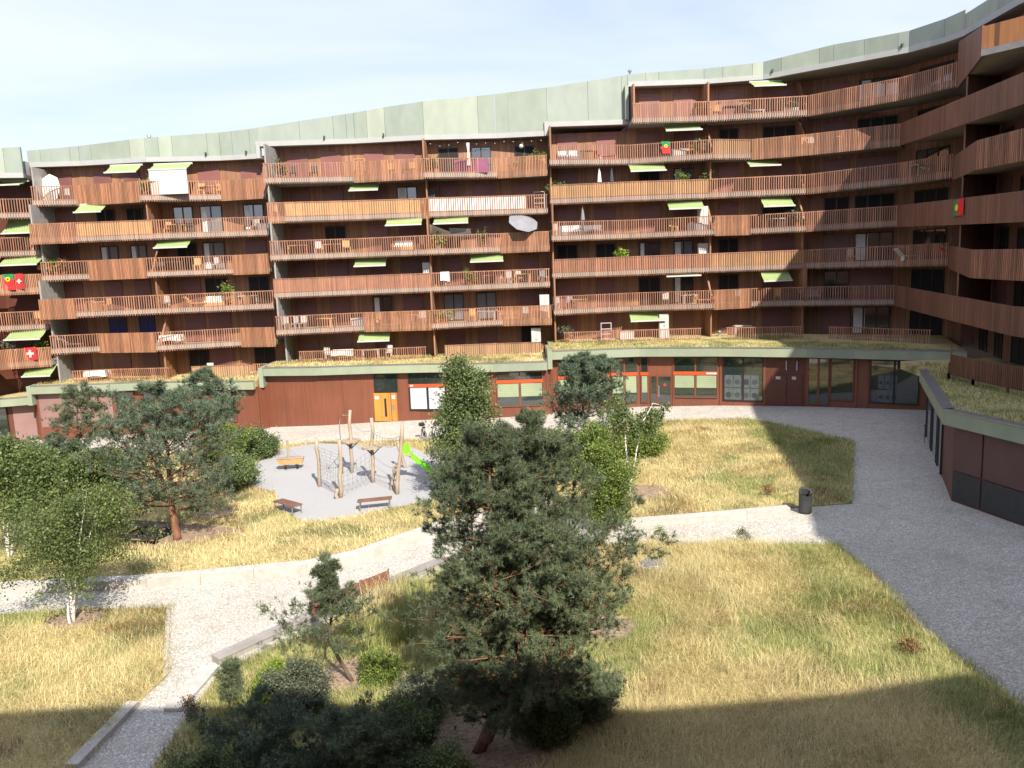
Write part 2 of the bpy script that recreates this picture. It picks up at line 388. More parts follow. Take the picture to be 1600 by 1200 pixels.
for k in range(1, 7):
    ROWS['wing', k] = (WODD, [s_] * 6) if k % 2 else (WEVEN, [s_, d_, d_, s_, s_, s_])
W6 = [(29.2, 51.4), (25, 41.9), (28, 36.9), (27.6, 30), (25.8, 20), (24, 8), (22.5, -8)]
ROWS['wing', 6] = (W6, ['full', 'lit', 'lit', s_, s_, s_])  # lit panels: plan turned sunward, boards coloured brighter as sunlit

bldg = thing('apartment_building', (0, 62, 0), 'long rust-coloured apartment building bending round the courtyard with stacked slatted balconies and green-grey parapet', 'apartment building')

def rail_y(sec, k, X):
    """Y of the railing line at X"""
    pts = ROWS[sec, k][0] if (sec, k) in ROWS else WALL[sec]
    return float(np.interp(X, [p[0] for p in pts], [p[1] for p in pts]))
def wall_y(sec, X):
    p = WALL[sec]; return float(np.interp(X, [q[0] for q in p], [q[1] for q in p]))
def nrm(p, q):
    t = np.array(q[:2], float) - np.array(p[:2], float); t /= np.linalg.norm(t); return np.array([-t[1], t[0]])

# --- walls (solid masses eight metres deep behind the cladding)
TOPS = dict(far=ZC + 9.6, low=ZC + 9.4, mid=ZC + 10.3, tall=ZC + 13.6, wing=ZC + 13.2)
def mass(name, pts, z0, z1, depth, mat, parent):
    mb = MB(); pts = [np.array(p, float) for p in pts]; ns = []
    for i in range(len(pts)):
        ns.append(nrm(pts[max(i - 1, 0)], pts[min(i + 1, len(pts) - 1)]))
    B = [p + n * depth for p, n in zip(pts, ns)]
    for i in range(len(pts) - 1):
        mb.hexa([(*pts[i], z0), (*pts[i + 1], z0), (*B[i + 1], z0), (*B[i], z0), (*pts[i], z1), (*pts[i + 1], z1), (*B[i + 1], z1), (*B[i], z1)])
    return build(name, mb, mat, parent)
for s in ('far', 'low', 'mid'):
    mass('facade_wall', WALL[s], rail(s, 0) - 1.6, TOPS[s], 8, 'rustdark' if s == 'far' else 'wall', bldg)  # end block wall coloured darker to stand for shade in its deep loggias
mass('facade_wall', [(3.4, 62.9), (9.9, 62.95)], rail('tall', 0) - 1.6, ZC + 10.4, 8, 'wall', bldg)
mass('facade_wall', [(9.9, 62.95)] + WALL['tall'][1:], rail('tall', 0) - 1.6, TOPS['tall'], 8, 'wall', bldg)
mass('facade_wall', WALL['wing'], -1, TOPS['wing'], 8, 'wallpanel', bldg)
# the part of the ring the photograph was taken from (behind the camera)
mass('near_wall', [(18.2, -1.2), (15, -1.8), (10.3, -2.1), (4, -1.25), (-3, -.75), (-70, -.75)], -6, ZC + 7.3, 9, 'wall', bldg)

# --- balconies
NB = {}
def slats(mb, p, q, z0, z1, pitch, w, zq):
    p, q = np.array(p[:2], float), np.array(q[:2], float); L = np.linalg.norm(q - p); n = max(1, int(L / pitch)); t = (q - p) / L; nn = np.array([-t[1], t[0]])
    for i in range(n):
        a = (i + .5) / n; c = p + (q - p) * a; o = zq * a
        e0, e1 = c - t * w / 2, c + t * w / 2
        mb.hexa([(*(e0), z0 + o), (*(e1), z0 + o), (*(e1 + nn * .05), z0 + o), (*(e0 + nn * .05), z0 + o), (*(e0), z1 + o), (*(e1), z1 + o), (*(e1 + nn * .05), z1 + o), (*(e0 + nn * .05), z1 + o)])
SCREEN = ('canvas', 'clothw', 'terra', 'reed')
for (sec, k), (pts, kinds) in sorted(ROWS.items()):
    base = 'tall' if sec == 'wing' else sec
    zr = rail(base, k); zf = zr - 1.1
    off = (lambda p: dz(p[1])) if sec == 'wing' else (lambda p: 0)
    # slab
    mb = MB(); W = WALL[sec]
    for a, b, kd in zip(pts, pts[1:], kinds):
        vn = lambda p: nrm(pts[max(0, pts.index(p) - 1)], pts[min(len(pts) - 1, pts.index(p) + 1)])
        if sec == 'wing':
            wa, wb = np.array(a) + vn(a) * 3.2, np.array(b) + vn(b) * 3.2
            if k % 2 == 0 and a == WEVEN[0]: wa = np.array([31.8, 55])
        else:
            wa = np.array([a[0], wall_y(sec, a[0]) + .05]); wb = np.array([b[0], wall_y(sec, b[0]) + .05])
            if sec == 'tall' and b[0] > 23.5: wa = np.array(a) + vn(a) * 3.6; wb = np.array(b) + vn(b) * 3.6
            if sec == 'far' and a[1] < 59: wa = np.array([a[0] - 2.8, a[1] + 1]); wb = np.array([b[0] - 2.6, b[1] + 1.5])
        a2, b2 = np.array(a) + nrm(a, b) * .06, np.array(b) + nrm(a, b) * .06
        oa, ob = off(a), off(b)
        mb.hexa([(*a2, zf - .3 + oa), (*b2, zf - .3 + ob), (*wb, zf - .3 + ob), (*wa, zf - .3 + oa), (*a2, zf + oa), (*b2, zf + ob), (*wb, zf + ob), (*wa, zf + oa)])
    bal = build('balcony', mb, 'conc' if sec != 'wing' else 'soff', bldg); NB[sec, k] = bal
    for a, b, kd in zip(pts, pts[1:], kinds):
        oa, ob = off(a), off(b); zq = ob - oa; mr = MB()
        if kd in (s_, 'lit'):
            lo = -.02 if kd == 'lit' else -.42
            mr.slab(a, b, 0, .06, zf + lo + oa, zr + oa, 0, (zf + lo + ob, zr + ob))
            if kd == 'lit':
                mf = MB().slab(a, b, -.02, .05, zf - .36 + oa, zf - .03 + oa, 0, (zf - .36 + ob, zf - .03 + ob)); build('slab_edge', mf, 'concd', bal)
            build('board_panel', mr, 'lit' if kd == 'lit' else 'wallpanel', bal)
            continue
        if kd == 'full':
            mr.slab(a, b, 0, .1, zf - .4 + oa, zf + 2.5 + oa, 0, (zf - .4 + ob, zr + .05 + ob)); build('board_panel', mr, 'wallpanel', bal); continue
        if kd == d_ and (sec == 'wing' or (sec == 'tall' and a[0] > 22.8)): slats(mr, a, b, zf - .42 + oa, zr + oa, .15, .075, zq)
        elif kd == d_: slats(mr, a, b, zf - .45 + oa, zr + oa, .115, .075, zq)
        else: slats(mr, a, b, zf - .42 + oa, zr + oa, .175, .06, zq)
        mr.slab(a, b, .05, .09, zr - .06 + oa, zr + .0 + oa, 0, (zr - .06 + ob, zr + ob))
        mr.slab(a, b, .05, .08, zf + .02 + oa, zf + .08 + oa, 0, (zf + .02 + ob, zf + .08 + ob))
        build('slat_railing', mr, 'dense' if kd == d_ and sec != 'wing' and a[0] < 22.8 else 'slat', bal)
        if kd in SCREEN:
            ms = MB().slab(a, b, .1, .115, zf + .06, zr - .05); build('railing_screen', ms, kd, bal)
# --- garden level railings on the podium roof
def garden_rail(sec, pts, kind, mat='slat'):
    zr = rail('tall' if sec == 'wing' else sec, 0); mb = MB()
    for a, b in zip(pts, pts[1:]):
        slats(mb, a, b, zr - 1.02, zr, .115 if kind == d_ else .165, .06, 0)
        mb.slab(a, b, .05, .09, zr - .06, zr)
        n = max(1, int(math.hypot(b[0] - a[0], b[1] - a[1]) / 2))
        for i in range(n + 1):
            c = np.array(a) + (np.array(b) - np.array(a)) * i / n; mb.box((c[0], c[1] + .05, zr - 1.1), (.09, .09, .3))
    o = build('garden_railing', mb, mat, bldg)
    if kind in SCREEN:
        ms = MB()
        for a, b in zip(pts, pts[1:]): ms.slab(a, b, .1, .115, zr - 1, zr - .06)
        build('railing_screen', ms, kind, o)
garden_rail('low', [(-34.6, 60.2), (-32.4, 60.6), (-26.8, 60.0)], o_)
garden_rail('low', [(-25.2, 60.2), (-20.6, 60.2)], 'reed')
garden_rail('low', [(-20.4, 60.3), (-19.2, 60.2)], o_)
garden_rail('mid', [(-16.6, 60.0), (-11.5, 59.6), (-6.6, 60.0)], o_)
garden_rail('mid', [(-5.2, 60.4), (-1, 60.4), (2.4, 60.2)], 'reed')
garden_rail('tall', [(4.2, 60.2), (9, 60.0), (14.8, 59.4)], o_)
garden_rail('tall', [(16.6, 58.9), (22, 57.4)], o_)
garden_rail('tall', [(23.4, 56.4), (28.0, 51.0)], o_)
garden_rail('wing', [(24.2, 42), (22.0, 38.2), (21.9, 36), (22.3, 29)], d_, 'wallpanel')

# --- dividers and concrete end fins
def fin(sec, k, X, mat, name, slant=False):
    zf = rail(sec, k) - 1.1; y0 = rail_y(sec, k, X) if (sec, k) in ROWS else wall_y(sec, X) - 2.2; y1 = wall_y(sec, X); mb = MB(); w = .12
    top = y1 - .7 if slant else y0 + .12
    P = lambda x: [(x, y0 + .12, zf), (x, y1, zf), (x, y1, zf + 2.52), (x, top, zf + 2.52)]
    a, b = P(X - w / 2), P(X + w / 2)
    mb.add(a + b, [(0, 1, 2, 3), (7, 6, 5, 4), (0, 4, 5, 1), (1, 5, 6, 2), (2, 6, 7, 3), (3, 7, 4, 0)])
    build(name, mb, mat, bldg)
for k in range(6):
    fin('low', k, -35.7, 'concd', 'end_wall'); fin('mid', k, -17.7, 'concd', 'end_wall')
    fin('low', k, -27.2, 'wall', 'balcony_divider', k % 2 == 1); fin('mid', k, -5.95, 'wall', 'balcony_divider')
    fin('tall', k, 3.6, 'wall', 'end_wall'); fin('tall', k, 15.95, 'wall', 'balcony_divider', k in (1, 3, 5)); fin('tall', k, 22.95, 'wall', 'balcony_divider', k in (3, 4, 5))
for X in (10.0, 15.7, 22.9): fin('tall', 6, X, 'wall', 'balcony_divider', X > 15.8)

# --- roof: white fascia slab, stepping, and the sweeping green-grey parapet
RT = [(-58, 9.4), (-38, 10.35), (-28, 10.95), (-19, 11.45), (-8, 12.75), (3.5, 13.65), (10.5, 14.5), (18.5, 14.75), (24, 15.05), (28, 14.9), (60, 14.9)]
def rtop(X): return ZC + float(np.interp(X, [a for a, b in RT], [b for a, b in RT]))
WF = [hitz(x, y, ZC + 13.45) for x, y in ((1280, 110), (1350, 97), (1420, 83), (1475, 66), (1507, 53))]
WF = [(p[0], p[1]) for p in WF]
ROOFL = dict(far=[(-43.4, 50), (-42, 55.4), (-39.3, 59.2), (-36.2, 59.9)], low=[(-36.7, 61.5), (-32.8, 61.7), (-27.4, 61.1), (-21.9, 61.8), (-18.8, 61.5)], mid=[(-18.8, 61.4), (-11.4, 61.7), (-6, 61.3), (-.5, 61.8), (3.5, 61.6)],
             tall5=[(3.5, 61.7), (9.8, 61.9)], tall=[(9.8, 61.9), (15.7, 62), (20, 61.3)] + WF[:1] + WF[1:] + [(28.2, 44), (28.3, 38), (27.5, 29.4), (25.9, 22.6), (24.4, 14.8), (23, 6.5), (21.5, 1.6), (21.8, -2.8), (21.2, -9)])
FZ = dict(far=rail('far', 5) + 1.5, low=rail('low', 5) + 1.6, mid=rail('mid', 5) + 1.6, tall5=rail('tall', 5) + 1.6, tall=rail('tall', 6) + 1.55)
for s in ('far', 'low', 'mid', 'tall5', 'tall'):
    pts = ROOFL[s]; z = FZ[s]; mf = MB(); ms = MB(); rp = MB()
    for a, b in zip(pts, pts[1:]):
        oa = dz(a[1]) if s == 'tall' else 0; ob = dz(b[1]) if s == 'tall' else 0
        mf.slab(a, b, -.05, .35, z + oa, z + .36 + oa, 0, (z + ob, z + .36 + ob))
        n = nrm(a, b); ia = pts.index(a); na = nrm(pts[max(0, ia - 1)], b); nb = nrm(a, pts[min(len(pts) - 1, ia + 2)])
        A, B = np.array(a) + na * .33, np.array(b) + nb * .33; C, D = np.array(b) + nb * (5 if a[1] > 45 else 3), np.array(a) + na * (5 if a[1] > 45 else 3)
        ms.hexa([(*A, z + .04 + oa), (*B, z + .04 + ob), (*C, z + .04 + ob), (*D, z + .04 + oa), (*A, z + .3 + oa), (*B, z + .3 + ob), (*C, z + .3 + ob), (*D, z + .3 + oa)])
        L = math.hypot(b[0] - a[0], b[1] - a[1]); t = 0.0; p0 = np.array(a, float); dv = np.array(b, float) - p0
        while t < L - .05:
            w = min(random.choice((1.0, 1.4, 2.2, 2.6, 3.2, 4.2)), L - t)
            if L - t - w < .5: w = L - t
            q0, q1 = p0 + dv * (t / L), p0 + dv * ((t + w - .02) / L)
            z0a, z0b = z + .37 + oa + (ob - oa) * t / L, z + .37 + oa + (ob - oa) * (t + w) / L
            ta, tb = (rtop(q0[0]), rtop(q1[0])) if q0[1] > 52 else (ZC + 14.85 + dz(q0[1]), ZC + 14.85 + dz(q1[1]))
            rp.slab(q0, q1, .02, .3, z0a, ta, 0, (z0b, tb)); t += w
    build('roof_fascia', mf, 'fascia', bldg); build('roof_soffit', ms, 'soff', bldg); build('parapet_cladding', rp, 'para', bldg)
for px in (231, 985):
    X = xat(px, 62, rtop(-20 if px < 500 else 5)); z = rtop(X); build('roof_vent', MB().lathe((X, 62.2, z - .4), [(.09, 0), (.09, .62), (.16, .64), (.14, .78), (0, .84)], 8), 'grey', bldg)
# short return walls of white fascia at each step of the roofline
mb = MB()
for X, y, za, zb in ((-36.7, 60.9, FZ['far'], FZ['low']), (-18.85, 61.35, FZ['low'], FZ['mid']), (3.4, 61.5, FZ['mid'], FZ['tall5'])):
    build('fascia_step', MB().box((X, y + .2, (za + zb) / 2 + .18), (.3, .5, zb - za + .37)), 'fascia', bldg)
mb = MB().slab((9.75, 61.4), (9.75, 62.9), 0, .25, FZ['tall5'] + .3, FZ['tall'])
build('parapet_return', mb, 'para', bldg)

# --- windows, shutters
def win(sec, k, x0, x1, kind, h=2.22, n=2):
    zf = rail(sec, k) - 1.1; zm = zf + 1.9
    Y = wall_y(sec, xat((x0 + x1) / 2, 62, zm))
    X0, X1 = xat(x0, Y, zm), xat(x1, Y, zm); Y0, Y1 = wall_y(sec, X0) - .02, wall_y(sec, X1) - .02
    p, q = (X0, Y0), (X1, Y1); z0, z1 = zf + .06, zf + h
    if kind in 'sS':
        mb = MB().slab(p, q, -.05, .1, z0, z1); mb.slab(p, q, -.09, -.05, z1 - .12, z1 + .02)
        build('shutter', mb, 'shutter' if kind == 's' else 'shutter2', bldg); return
    fr = MB(); W = X1 - X0
    dirv = np.array(q) - np.array(p); P = lambda t: tuple(np.array(p) + dirv * t); e = .07 / W
    fr.slab(P(0), P(e), -.07, .05, z0, z1); fr.slab(P(1 - e), P(1), -.07, .05, z0, z1)
    for i in range(1, n): fr.slab(P(i / n - e * .7), P(i / n + e * .7), -.07, .05, z0, z1)
    fr.slab(P(e), P(1 - e), -.065, .05, z1 - .08, z1 - .003); fr.slab(P(e), P(1 - e), -.065, .05, z0, z0 + .08)
    w = build('window', fr, 'frame', bldg)
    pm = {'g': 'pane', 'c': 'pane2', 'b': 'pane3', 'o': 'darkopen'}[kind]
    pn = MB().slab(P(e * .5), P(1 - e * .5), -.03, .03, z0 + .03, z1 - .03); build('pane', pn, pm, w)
    if kind in 'gc' and random.random() < .5:
        cu = MB(); cu.slab(P(.08), P(.08 + random.uniform(.15, .35)), -.045, -.032, z0 + .05, z1 - .1); build('curtain', cu, 'clothw', w)
LOW = [(82, 112), (146, 174), (193, 218), (266, 296), (309, 343), (377, 408)]
for k, ks in {5: 'sss.SS', 4: 'soogcg', 3: 'sccocs', 2: 'ssssoo', 1: 'sbbsss', 0: 'sssoSo'}.items():
    sh = {5: 0, 4: 5, 3: 11, 2: 17, 1: 24, 0: 30}[k]; xs = [(a + sh * (1.0 if a < 300 else .7), b + sh * (1.0 if a < 300 else .7)) for a, b in LOW]
    for (a, b), t in zip(xs, ks):
        if t != '.': win('low', k, a, b, t)
MID = [(449, 481), (501, 533), (569, 599), (617, 648), (685, 716), (736, 767), (804, 835)]
for k, ks in {5: 'SSSSogo', 4: 'ssSgsSS', 3: 'soSssss', 2: 'sssssss', 1: 'ssgsccs', 0: 'sssssso'}.items():
    sh = (5 - k) * 3.4
    for (a, b), t in zip(MID, ks): win('mid', k, a + sh * (1 if a < 650 else .6), b + sh * (1 if a < 650 else .6), t)
TALL = [(870, 902), (931, 961), (998, 1031), (1052, 1083), (1123, 1153), (1192, 1244), (1292, 1325), (1356, 1408)]
for k, ks in {6: '..SSSSSg', 5: 'SSSsooso', 4: 'sSogSsss', 3: 'SsSssooo', 2: 'oogcossg', 1: 'SsogosgS', 0: 'ssssssSg'}.items():
    for (a, b), t in zip(TALL, ks):
        if t != '.': win('tall', k, a, b, t, 2.22, 3 if b - a > 45 else 2)
def wing_win(k, p, q, kind, n=2):
    zf = rail('tall', k) - 1.1 + dz((p[1] + q[1]) / 2); fr = MB(); z0, z1 = zf + .06, zf + 2.2
    if kind == 's':
        build('shutter', MB().slab(p, q, -.05, .1, z0, z1), 'shutter', bldg); return
    dv = np.array(q) - np.array(p); P = lambda t: tuple(np.array(p) + dv * t)
    for i in range(n + 1): fr.slab(P(max(0, i / n - .02)), P(min(1, i / n + .02)), -.07, .05, z0, z1)
    fr.slab(P(.02), P(.98), -.065, .05, z1 - .09, z1 - .003); w = build('window', fr, 'frame', bldg)
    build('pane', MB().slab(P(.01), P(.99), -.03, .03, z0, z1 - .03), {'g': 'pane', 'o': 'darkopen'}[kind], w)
def on(W, t0, t1):
    a, b = np.array(W[0], float), np.array(W[1], float); return tuple(a + (b - a) * t0), tuple(a + (b - a) * t1)
for k in range(0, 7):
    A = [(29.5, 59.6), (31.8, 54)]; wing_win(k, *on(A, .3, .75), 'g' if k in (4, 6, 2) else 'o', 3)
    for (t0, t1), kd in zip(((.1, .3), (.45, .62), (.78, .93)), ('o', 'g', 's') if k % 2 else ('s', 'o', 'o')): wing_win(k, *on([(31.8, 54), (29.2, 45)], t0, t1), kd)
    for (t0, t1), kd in zip(((.1, .35), (.55, .8)), ('o', 'o')): wing_win(k, *on([(29.2, 45), (28, 38)], t0, t1), kd)
    for (t0, t1) in ((.15, .4), (.6, .85)): wing_win(k, *on([(28, 38), (27.6, 30)], t0, t1), 'o')
for k in range(1, 6):
    mb = MB().slab((25.3, 36.5), (28.3, 36.9), 0, .1, rail('tall', k) - 1.7, rail('tall', k) + .8); build('balcony_divider', mb, 'wallpanel', bldg)
    mb = MB().slab((27.3, 46.9), (30, 48), 0, .1, rail('tall', k) - 1.5, rail('tall', k) + 1.2); build('balcony_divider', mb, 'wallpanel', bldg)

# --- awnings
def awning(sec, k, x0, x1, drop=.62, screen=False, label=None):
    zt = rail(sec, k) + 1.36; zb = zt - drop
    Xm = xat((x0 + x1) / 2, 60, zb); yr = rail_y(sec, k, Xm) - .05 if (sec, k) in ROWS else rail_y(sec, 1, Xm)
    yf, yb = yr - .12, yr + .95
    X0, X1 = xat(x0, yf, zb), xat(x1, yf, zb); mb = MB()
    n = 6; vs = []
    for i in range(n + 1):
        t = i / n; sag = -.05 * math.sin(math.pi * t); vs += [(X0, yb + (yf - yb) * t, zt + (zb - zt) * t + sag), (X1, yb + (yf - yb) * t, zt + (zb - zt) * t + sag)]
    vs += [(x, y, z - .012) for x, y, z in vs]; F = []; m = 2 * (n + 1)
    for i in range(n): F += [(2 * i, 2 * i + 1, 2 * i + 3, 2 * i + 2), (m + 2 * i, m + 2 * i + 2, m + 2 * i + 3, m + 2 * i + 1), (2 * i, 2 * i + 2, m + 2 * i + 2, m + 2 * i), (2 * i + 1, m + 2 * i + 1, m + 2 * i + 3, 2 * i + 3)]
    mb.add(vs, F); aw = build('awning', mb, 'awn', bldg, label=label)
    build('front_bar', MB().box(((X0 + X1) / 2, yf - .03, zb - .03), (X1 - X0 + .06, .07, .11)), 'white', aw)
    build('roller_case', MB().box(((X0 + X1) / 2, yb + .06, zt), (X1 - X0 + .1, .14, .14)), 'white', aw)
    for X in (X0 + .3, X1 - .3): build('awning_arm', MB().bar((X, yb + .03, zt - .2), (X, yf, zb - .02), .05), 'grey', aw)
    if screen: build('drop_screen', MB().box(((X0 + X1) / 2, yf - .02, zb - .98), (X1 - X0, .02, 1.78)), 'white', aw)
for a in [('low', 5, 163, 212), ('low', 5, 232, 291, .5, True), ('low', 4, 115, 157), ('low', 3, 240, 292), ('far', 5, -8, 30, .35), ('far', 4, 2, 52, 1.05), ('far', 3, -4, 57, .62), ('far', 1, 6, 62), ('far', 0, 34, 78, .7),
          ('mid', 4, 545, 590), ('mid', 3, 602, 658, .5), ('mid', 3, 677, 731, .5), ('mid', 2, 553, 602), ('mid', 2, 735, 786), ('mid', 0, 559, 608, .75),
          ('tall', 6, 1179, 1228, .5), ('tall', 5, 1041, 1097, .55), ('tall', 4, 986, 1041, .6), ('tall', 4, 1172, 1220, .55), ('tall', 3, 1046, 1101, .7), ('tall', 3, 1194, 1242, .8), ('tall', 1, 1194, 1238, .8), ('tall', 1, 1042, 1095, .15), ('tall', 0, 986, 1040, .75)]:
    awning(*a)
# small gutter spouts / vents on the roof edge
for px, s in ((310, 'low'), (375, 'low'), (500, 'mid'), (595, 'mid'), (1212, 'tall'), (1356, 'tall')):
    X = xat(px, 60, FZ[s]); y = float(np.interp(X, [p[0] for p in ROOFL[s][:6]], [p[1] for p in ROOFL[s][:6]]))
    build('roof_spout', MB().box((X, y - .12, FZ[s] + .5), (.1, .2, .22)), 'dgrey', bldg)

# ------------------------------------------------------------------ podium with shops
POD = dict(low=([(-20, 640), (48, 622)], None), )
def podpts(sec, px, dzz=.12):
    z = rail(sec, 0) - 1.1 + dzz; return [tuple(hitz(x, y, z)[:2]) for x, y in px], z
P_FAR, Z_FAR = podpts('far', [(-60, 625), (0, 624), (48, 620)])
P_LOW, Z_LOW = podpts('low', [(47, 604), (155, 600), (213, 597.5), (300, 597), (395, 596)])
P_MID, Z_MID = podpts('mid', [(410, 575), (490, 574), (580, 571), (668, 569), (770, 568), (855, 565)])
P_TAL, Z_TAL = podpts('tall', [(862, 549), (999, 544), (1125, 543.3), (1195, 543.8), (1260, 544.3), (1336, 546), (1441, 548)])
P_TAL += [(27.8, 46.5)]
def podium(P, z, sec, walls, wmat):
    mf, mc = MB(), MB()
    for a, b in zip(P, P[1:]):
        mf.slab(a, b, 0, .3, z - .62, z - .02); mc.slab(a, b, -.03, .36, z - .018, z + .03)
    fa = build('podium_fascia', mf, 'pod', bldg); build('coping', mc, 'grey', fa)
    top = MB(); wy = 62.4 if sec != 'tall' else 62.9
    for a, b in zip(P, P[1:]):
        n = nrm(a, b); A, B = np.array(a) + n * .36, np.array(b) + n * .36
        C, D = (B[0], max(wy, B[1] + .5)), (A[0], max(wy, A[1] + .5))
        if sec == 'tall' and A[0] > 22: C, D = (B[0] + 3, B[1] + 8), (A[0] + (3 if A[0] > 23 else 0), A[1] + 10)
        top.hexa([(*A, z - .5), (*B, z - .5), (*C, z - .5), (*D, z - .5), (*A, z - .04), (*B, z - .04), (C[0], C[1], z + .15), (D[0], D[1], z + .15)])
    build('podium_roof', top, 'lawn', bldg)
    mw = MB()
    for a, b in zip(walls, walls[1:]): mw.slab(a, b, 0, .4, -3, z - .55)
    return build('shop_wall', mw, wmat, bldg)
def back(P, d):
    out = []
    for i in range(len(P)):
        n = nrm(P[max(i - 1, 0)], P[min(i + 1, len(P) - 1)]); out.append((P[i][0] + n[0] * d, P[i][1] + n[1] * d))
    return out
W_FAR, W_LOW, W_MID, W_TAL = back(P_FAR, .9), back(P_LOW, .55), back(P_MID, .55), back(P_TAL, .7)
podium(P_FAR, Z_FAR, 'far', W_FAR, 'rustdark'); podium(P_LOW, Z_LOW, 'low', W_LOW, 'rust'); podium(P_MID, Z_MID, 'mid', W_MID, 'rust'); podium(P_TAL, Z_TAL, 'tall', W_TAL, 'rust')
mb = MB()
for X, y, za, zb in ((P_LOW[0][0] - .15, P_LOW[0][1], Z_FAR, Z_LOW), (P_MID[0][0] - .15, P_MID[0][1] - .1, Z_LOW, Z_MID), (P_TAL[0][0] - .15, P_TAL[0][1] - .1, Z_MID, Z_TAL)):
    mb = MB().box((X, y + .3, (za + zb) / 2 - .3), (.34, .62, zb - za + .62)); mb.box((X, y + 2.6, (za + zb) / 2), (.26, 3.9, zb - za + .1)); build('podium_step', mb, 'pod', bldg)
for A_, B_, z_ in ((W_FAR[-1], W_LOW[0], Z_FAR), (W_LOW[-1], W_MID[0], Z_LOW), (W_MID[-1], W_TAL[0], Z_MID)):
    build('shop_wall', MB().slab((A_[0] - .05, A_[1] + .02), (B_[0] + .05, B_[1] + .02), .0, .4, -3, z_ - .5), 'rust', bldg)
def along(W, px, z):
    """plan point on a wall polyline that shows at photo column px"""
    for a, b in zip(W, W[1:]):
        for t in np.linspace(0, 1, 81):
            p = np.array(a) + (np.array(b) - np.array(a)) * t
            k = np.array([p[0], p[1], z]) - CAM
            if 800 + FPX * (k @ r_) / (k @ f_) >= px: return tuple(p)
    return tuple(W[-1])
def panel(W, x0, x1, z0, z1, mat, name, parent=None, pr=.03, th=.05):
    zm = (z0 + z1) / 2; a, b = along(W, x0, zm), along(W, x1, zm)
    return build(name, MB().slab(a, b, -pr, -pr + th, z0, z1), mat, parent or bldg)
def shopwin(W, x0, x1, z0, z1, n, band=None, blind=None, frame='rframe', pane='shopglass', name='shop_window', zband=None):
    zm = (z0 + z1) / 2; a, b = np.array(along(W, x0, zm)), np.array(along(W, x1, zm)); dv = b - a; L = np.linalg.norm(dv); P = lambda t: tuple(a + dv * t)
    fr = MB(); e = .06 / L
    for i in range(n + 1): fr.slab(P(max(0, i / n - e)), P(min(1, i / n + e)), -.09, .02, z0, z1)
    fr.slab(P(e), P(1 - e), -.085, .02, z1 - .07, z1 - .004); fr.slab(P(e), P(1 - e), -.085, .02, z0, z0 + .07)
    w = build(name, fr, frame, bldg)
    build('pane', MB().slab(P(.004), P(.996), -.035, .01, z0 + .02, z1 - .02), pane, w)
    zb = zband or (z0 + (z1 - z0) * .66)
    if band: build('colour_band', MB().slab(P(.004), P(.996), -.1, -.036, zb, zb + .22), 'red', w)
    if blind:
        for i in range(n):
            build('roller_blind', MB().slab(P(i / n + e * 1.5), P((i + 1) / n - e * 1.5), -.05, -.036, z0 + (.1 if blind == 'whiteblind' else .75), zb - .06), blind, w)
    return w
gz = lambda px, W: ground(along(W, px, .5)[0])
# lower block
for x0, x1 in ((62, 105), (106, 152), (157, 176)):
    g = gz((x0 + x1) / 2, W_LOW); panel(W_LOW, x0, x1, g + 1.05, Z_LOW - .7, 'mauve', 'wall_panel')
panel(W_FAR, 22, 57, gz(40, W_FAR) + .1, Z_FAR - .66, 'mauve', 'wall_panel')
shopwin(W_FAR, -4, 14, gz(5, W_FAR) + .1, Z_FAR - .8, 1, frame='frame')
g = gz(196, W_LOW); shopwin(W_LOW, 182, 211, g + .8, Z_LOW - .75, 1); shopwin(W_LOW, 225, 262, g + .8, Z_LOW - .75, 1); shopwin(W_LOW, 330, 368, g + 1.0, Z_LOW - .75, 1)
# middle block
g = gz(602, W_MID); shopwin(W_MID, 584, 620, g + 2.3, Z_MID - .72, 2, frame='frame', name='transom_window')
d = build('entrance_door', MB().slab(along(W_MID, 585, g + 1), along(W_MID, 611, g + 1), -.07, .02, g + .06, g + 2.22), 'orange', bldg)
build('glass_slot', MB().slab(along(W_MID, 601, g + 1), along(W_MID, 604.5, g + 1), -.085, -.06, g + .4, g + 1.8), 'black', d)
build('door_sign', MB().slab(along(W_MID, 585.5, g + 2), along(W_MID, 592, g + 2), -.09, -.065, g + 1.75, g + 2.0), 'white', d)
d = build('entrance_panel', MB().slab(along(W_MID, 611.6, g + 1), along(W_MID, 621, g + 1), -.06, .02, g + .06, g + 2.22), 'orange', bldg)
build('intercom', MB().slab(along(W_MID, 613, g + 1), along(W_MID, 616, g + 1), -.09, -.055, g + .95, g + 1.3), 'grey', d)
build('door_sign', MB().slab(along(W_MID, 611.8, g + 2), along(W_MID, 617, g + 2), -.09, -.055, g + 1.75, g + 2.05), 'white', d)
g = gz(668, W_MID); w = shopwin(W_MID, 639, 697, g + .75, Z_MID - .72, 2, True, 'whiteblind', 'frame', zband=g + 2.52)
build('shop_sign', MB().slab(along(W_MID, 641, g + 2.6), along(W_MID, 658, g + 2.6), -.115, -.1, g + 2.57, g + 2.7), 'white', w)
g = gz(725, W_MID); shopwin(W_MID, 706, 764, g + .75, Z_MID - .72, 2, True, 'blind', zband=g + 2.52)
g = gz(805, W_MID); shopwin(W_MID, 775, 848, g + .75, Z_MID - .72, 2, True, 'blind', zband=g + 2.52)
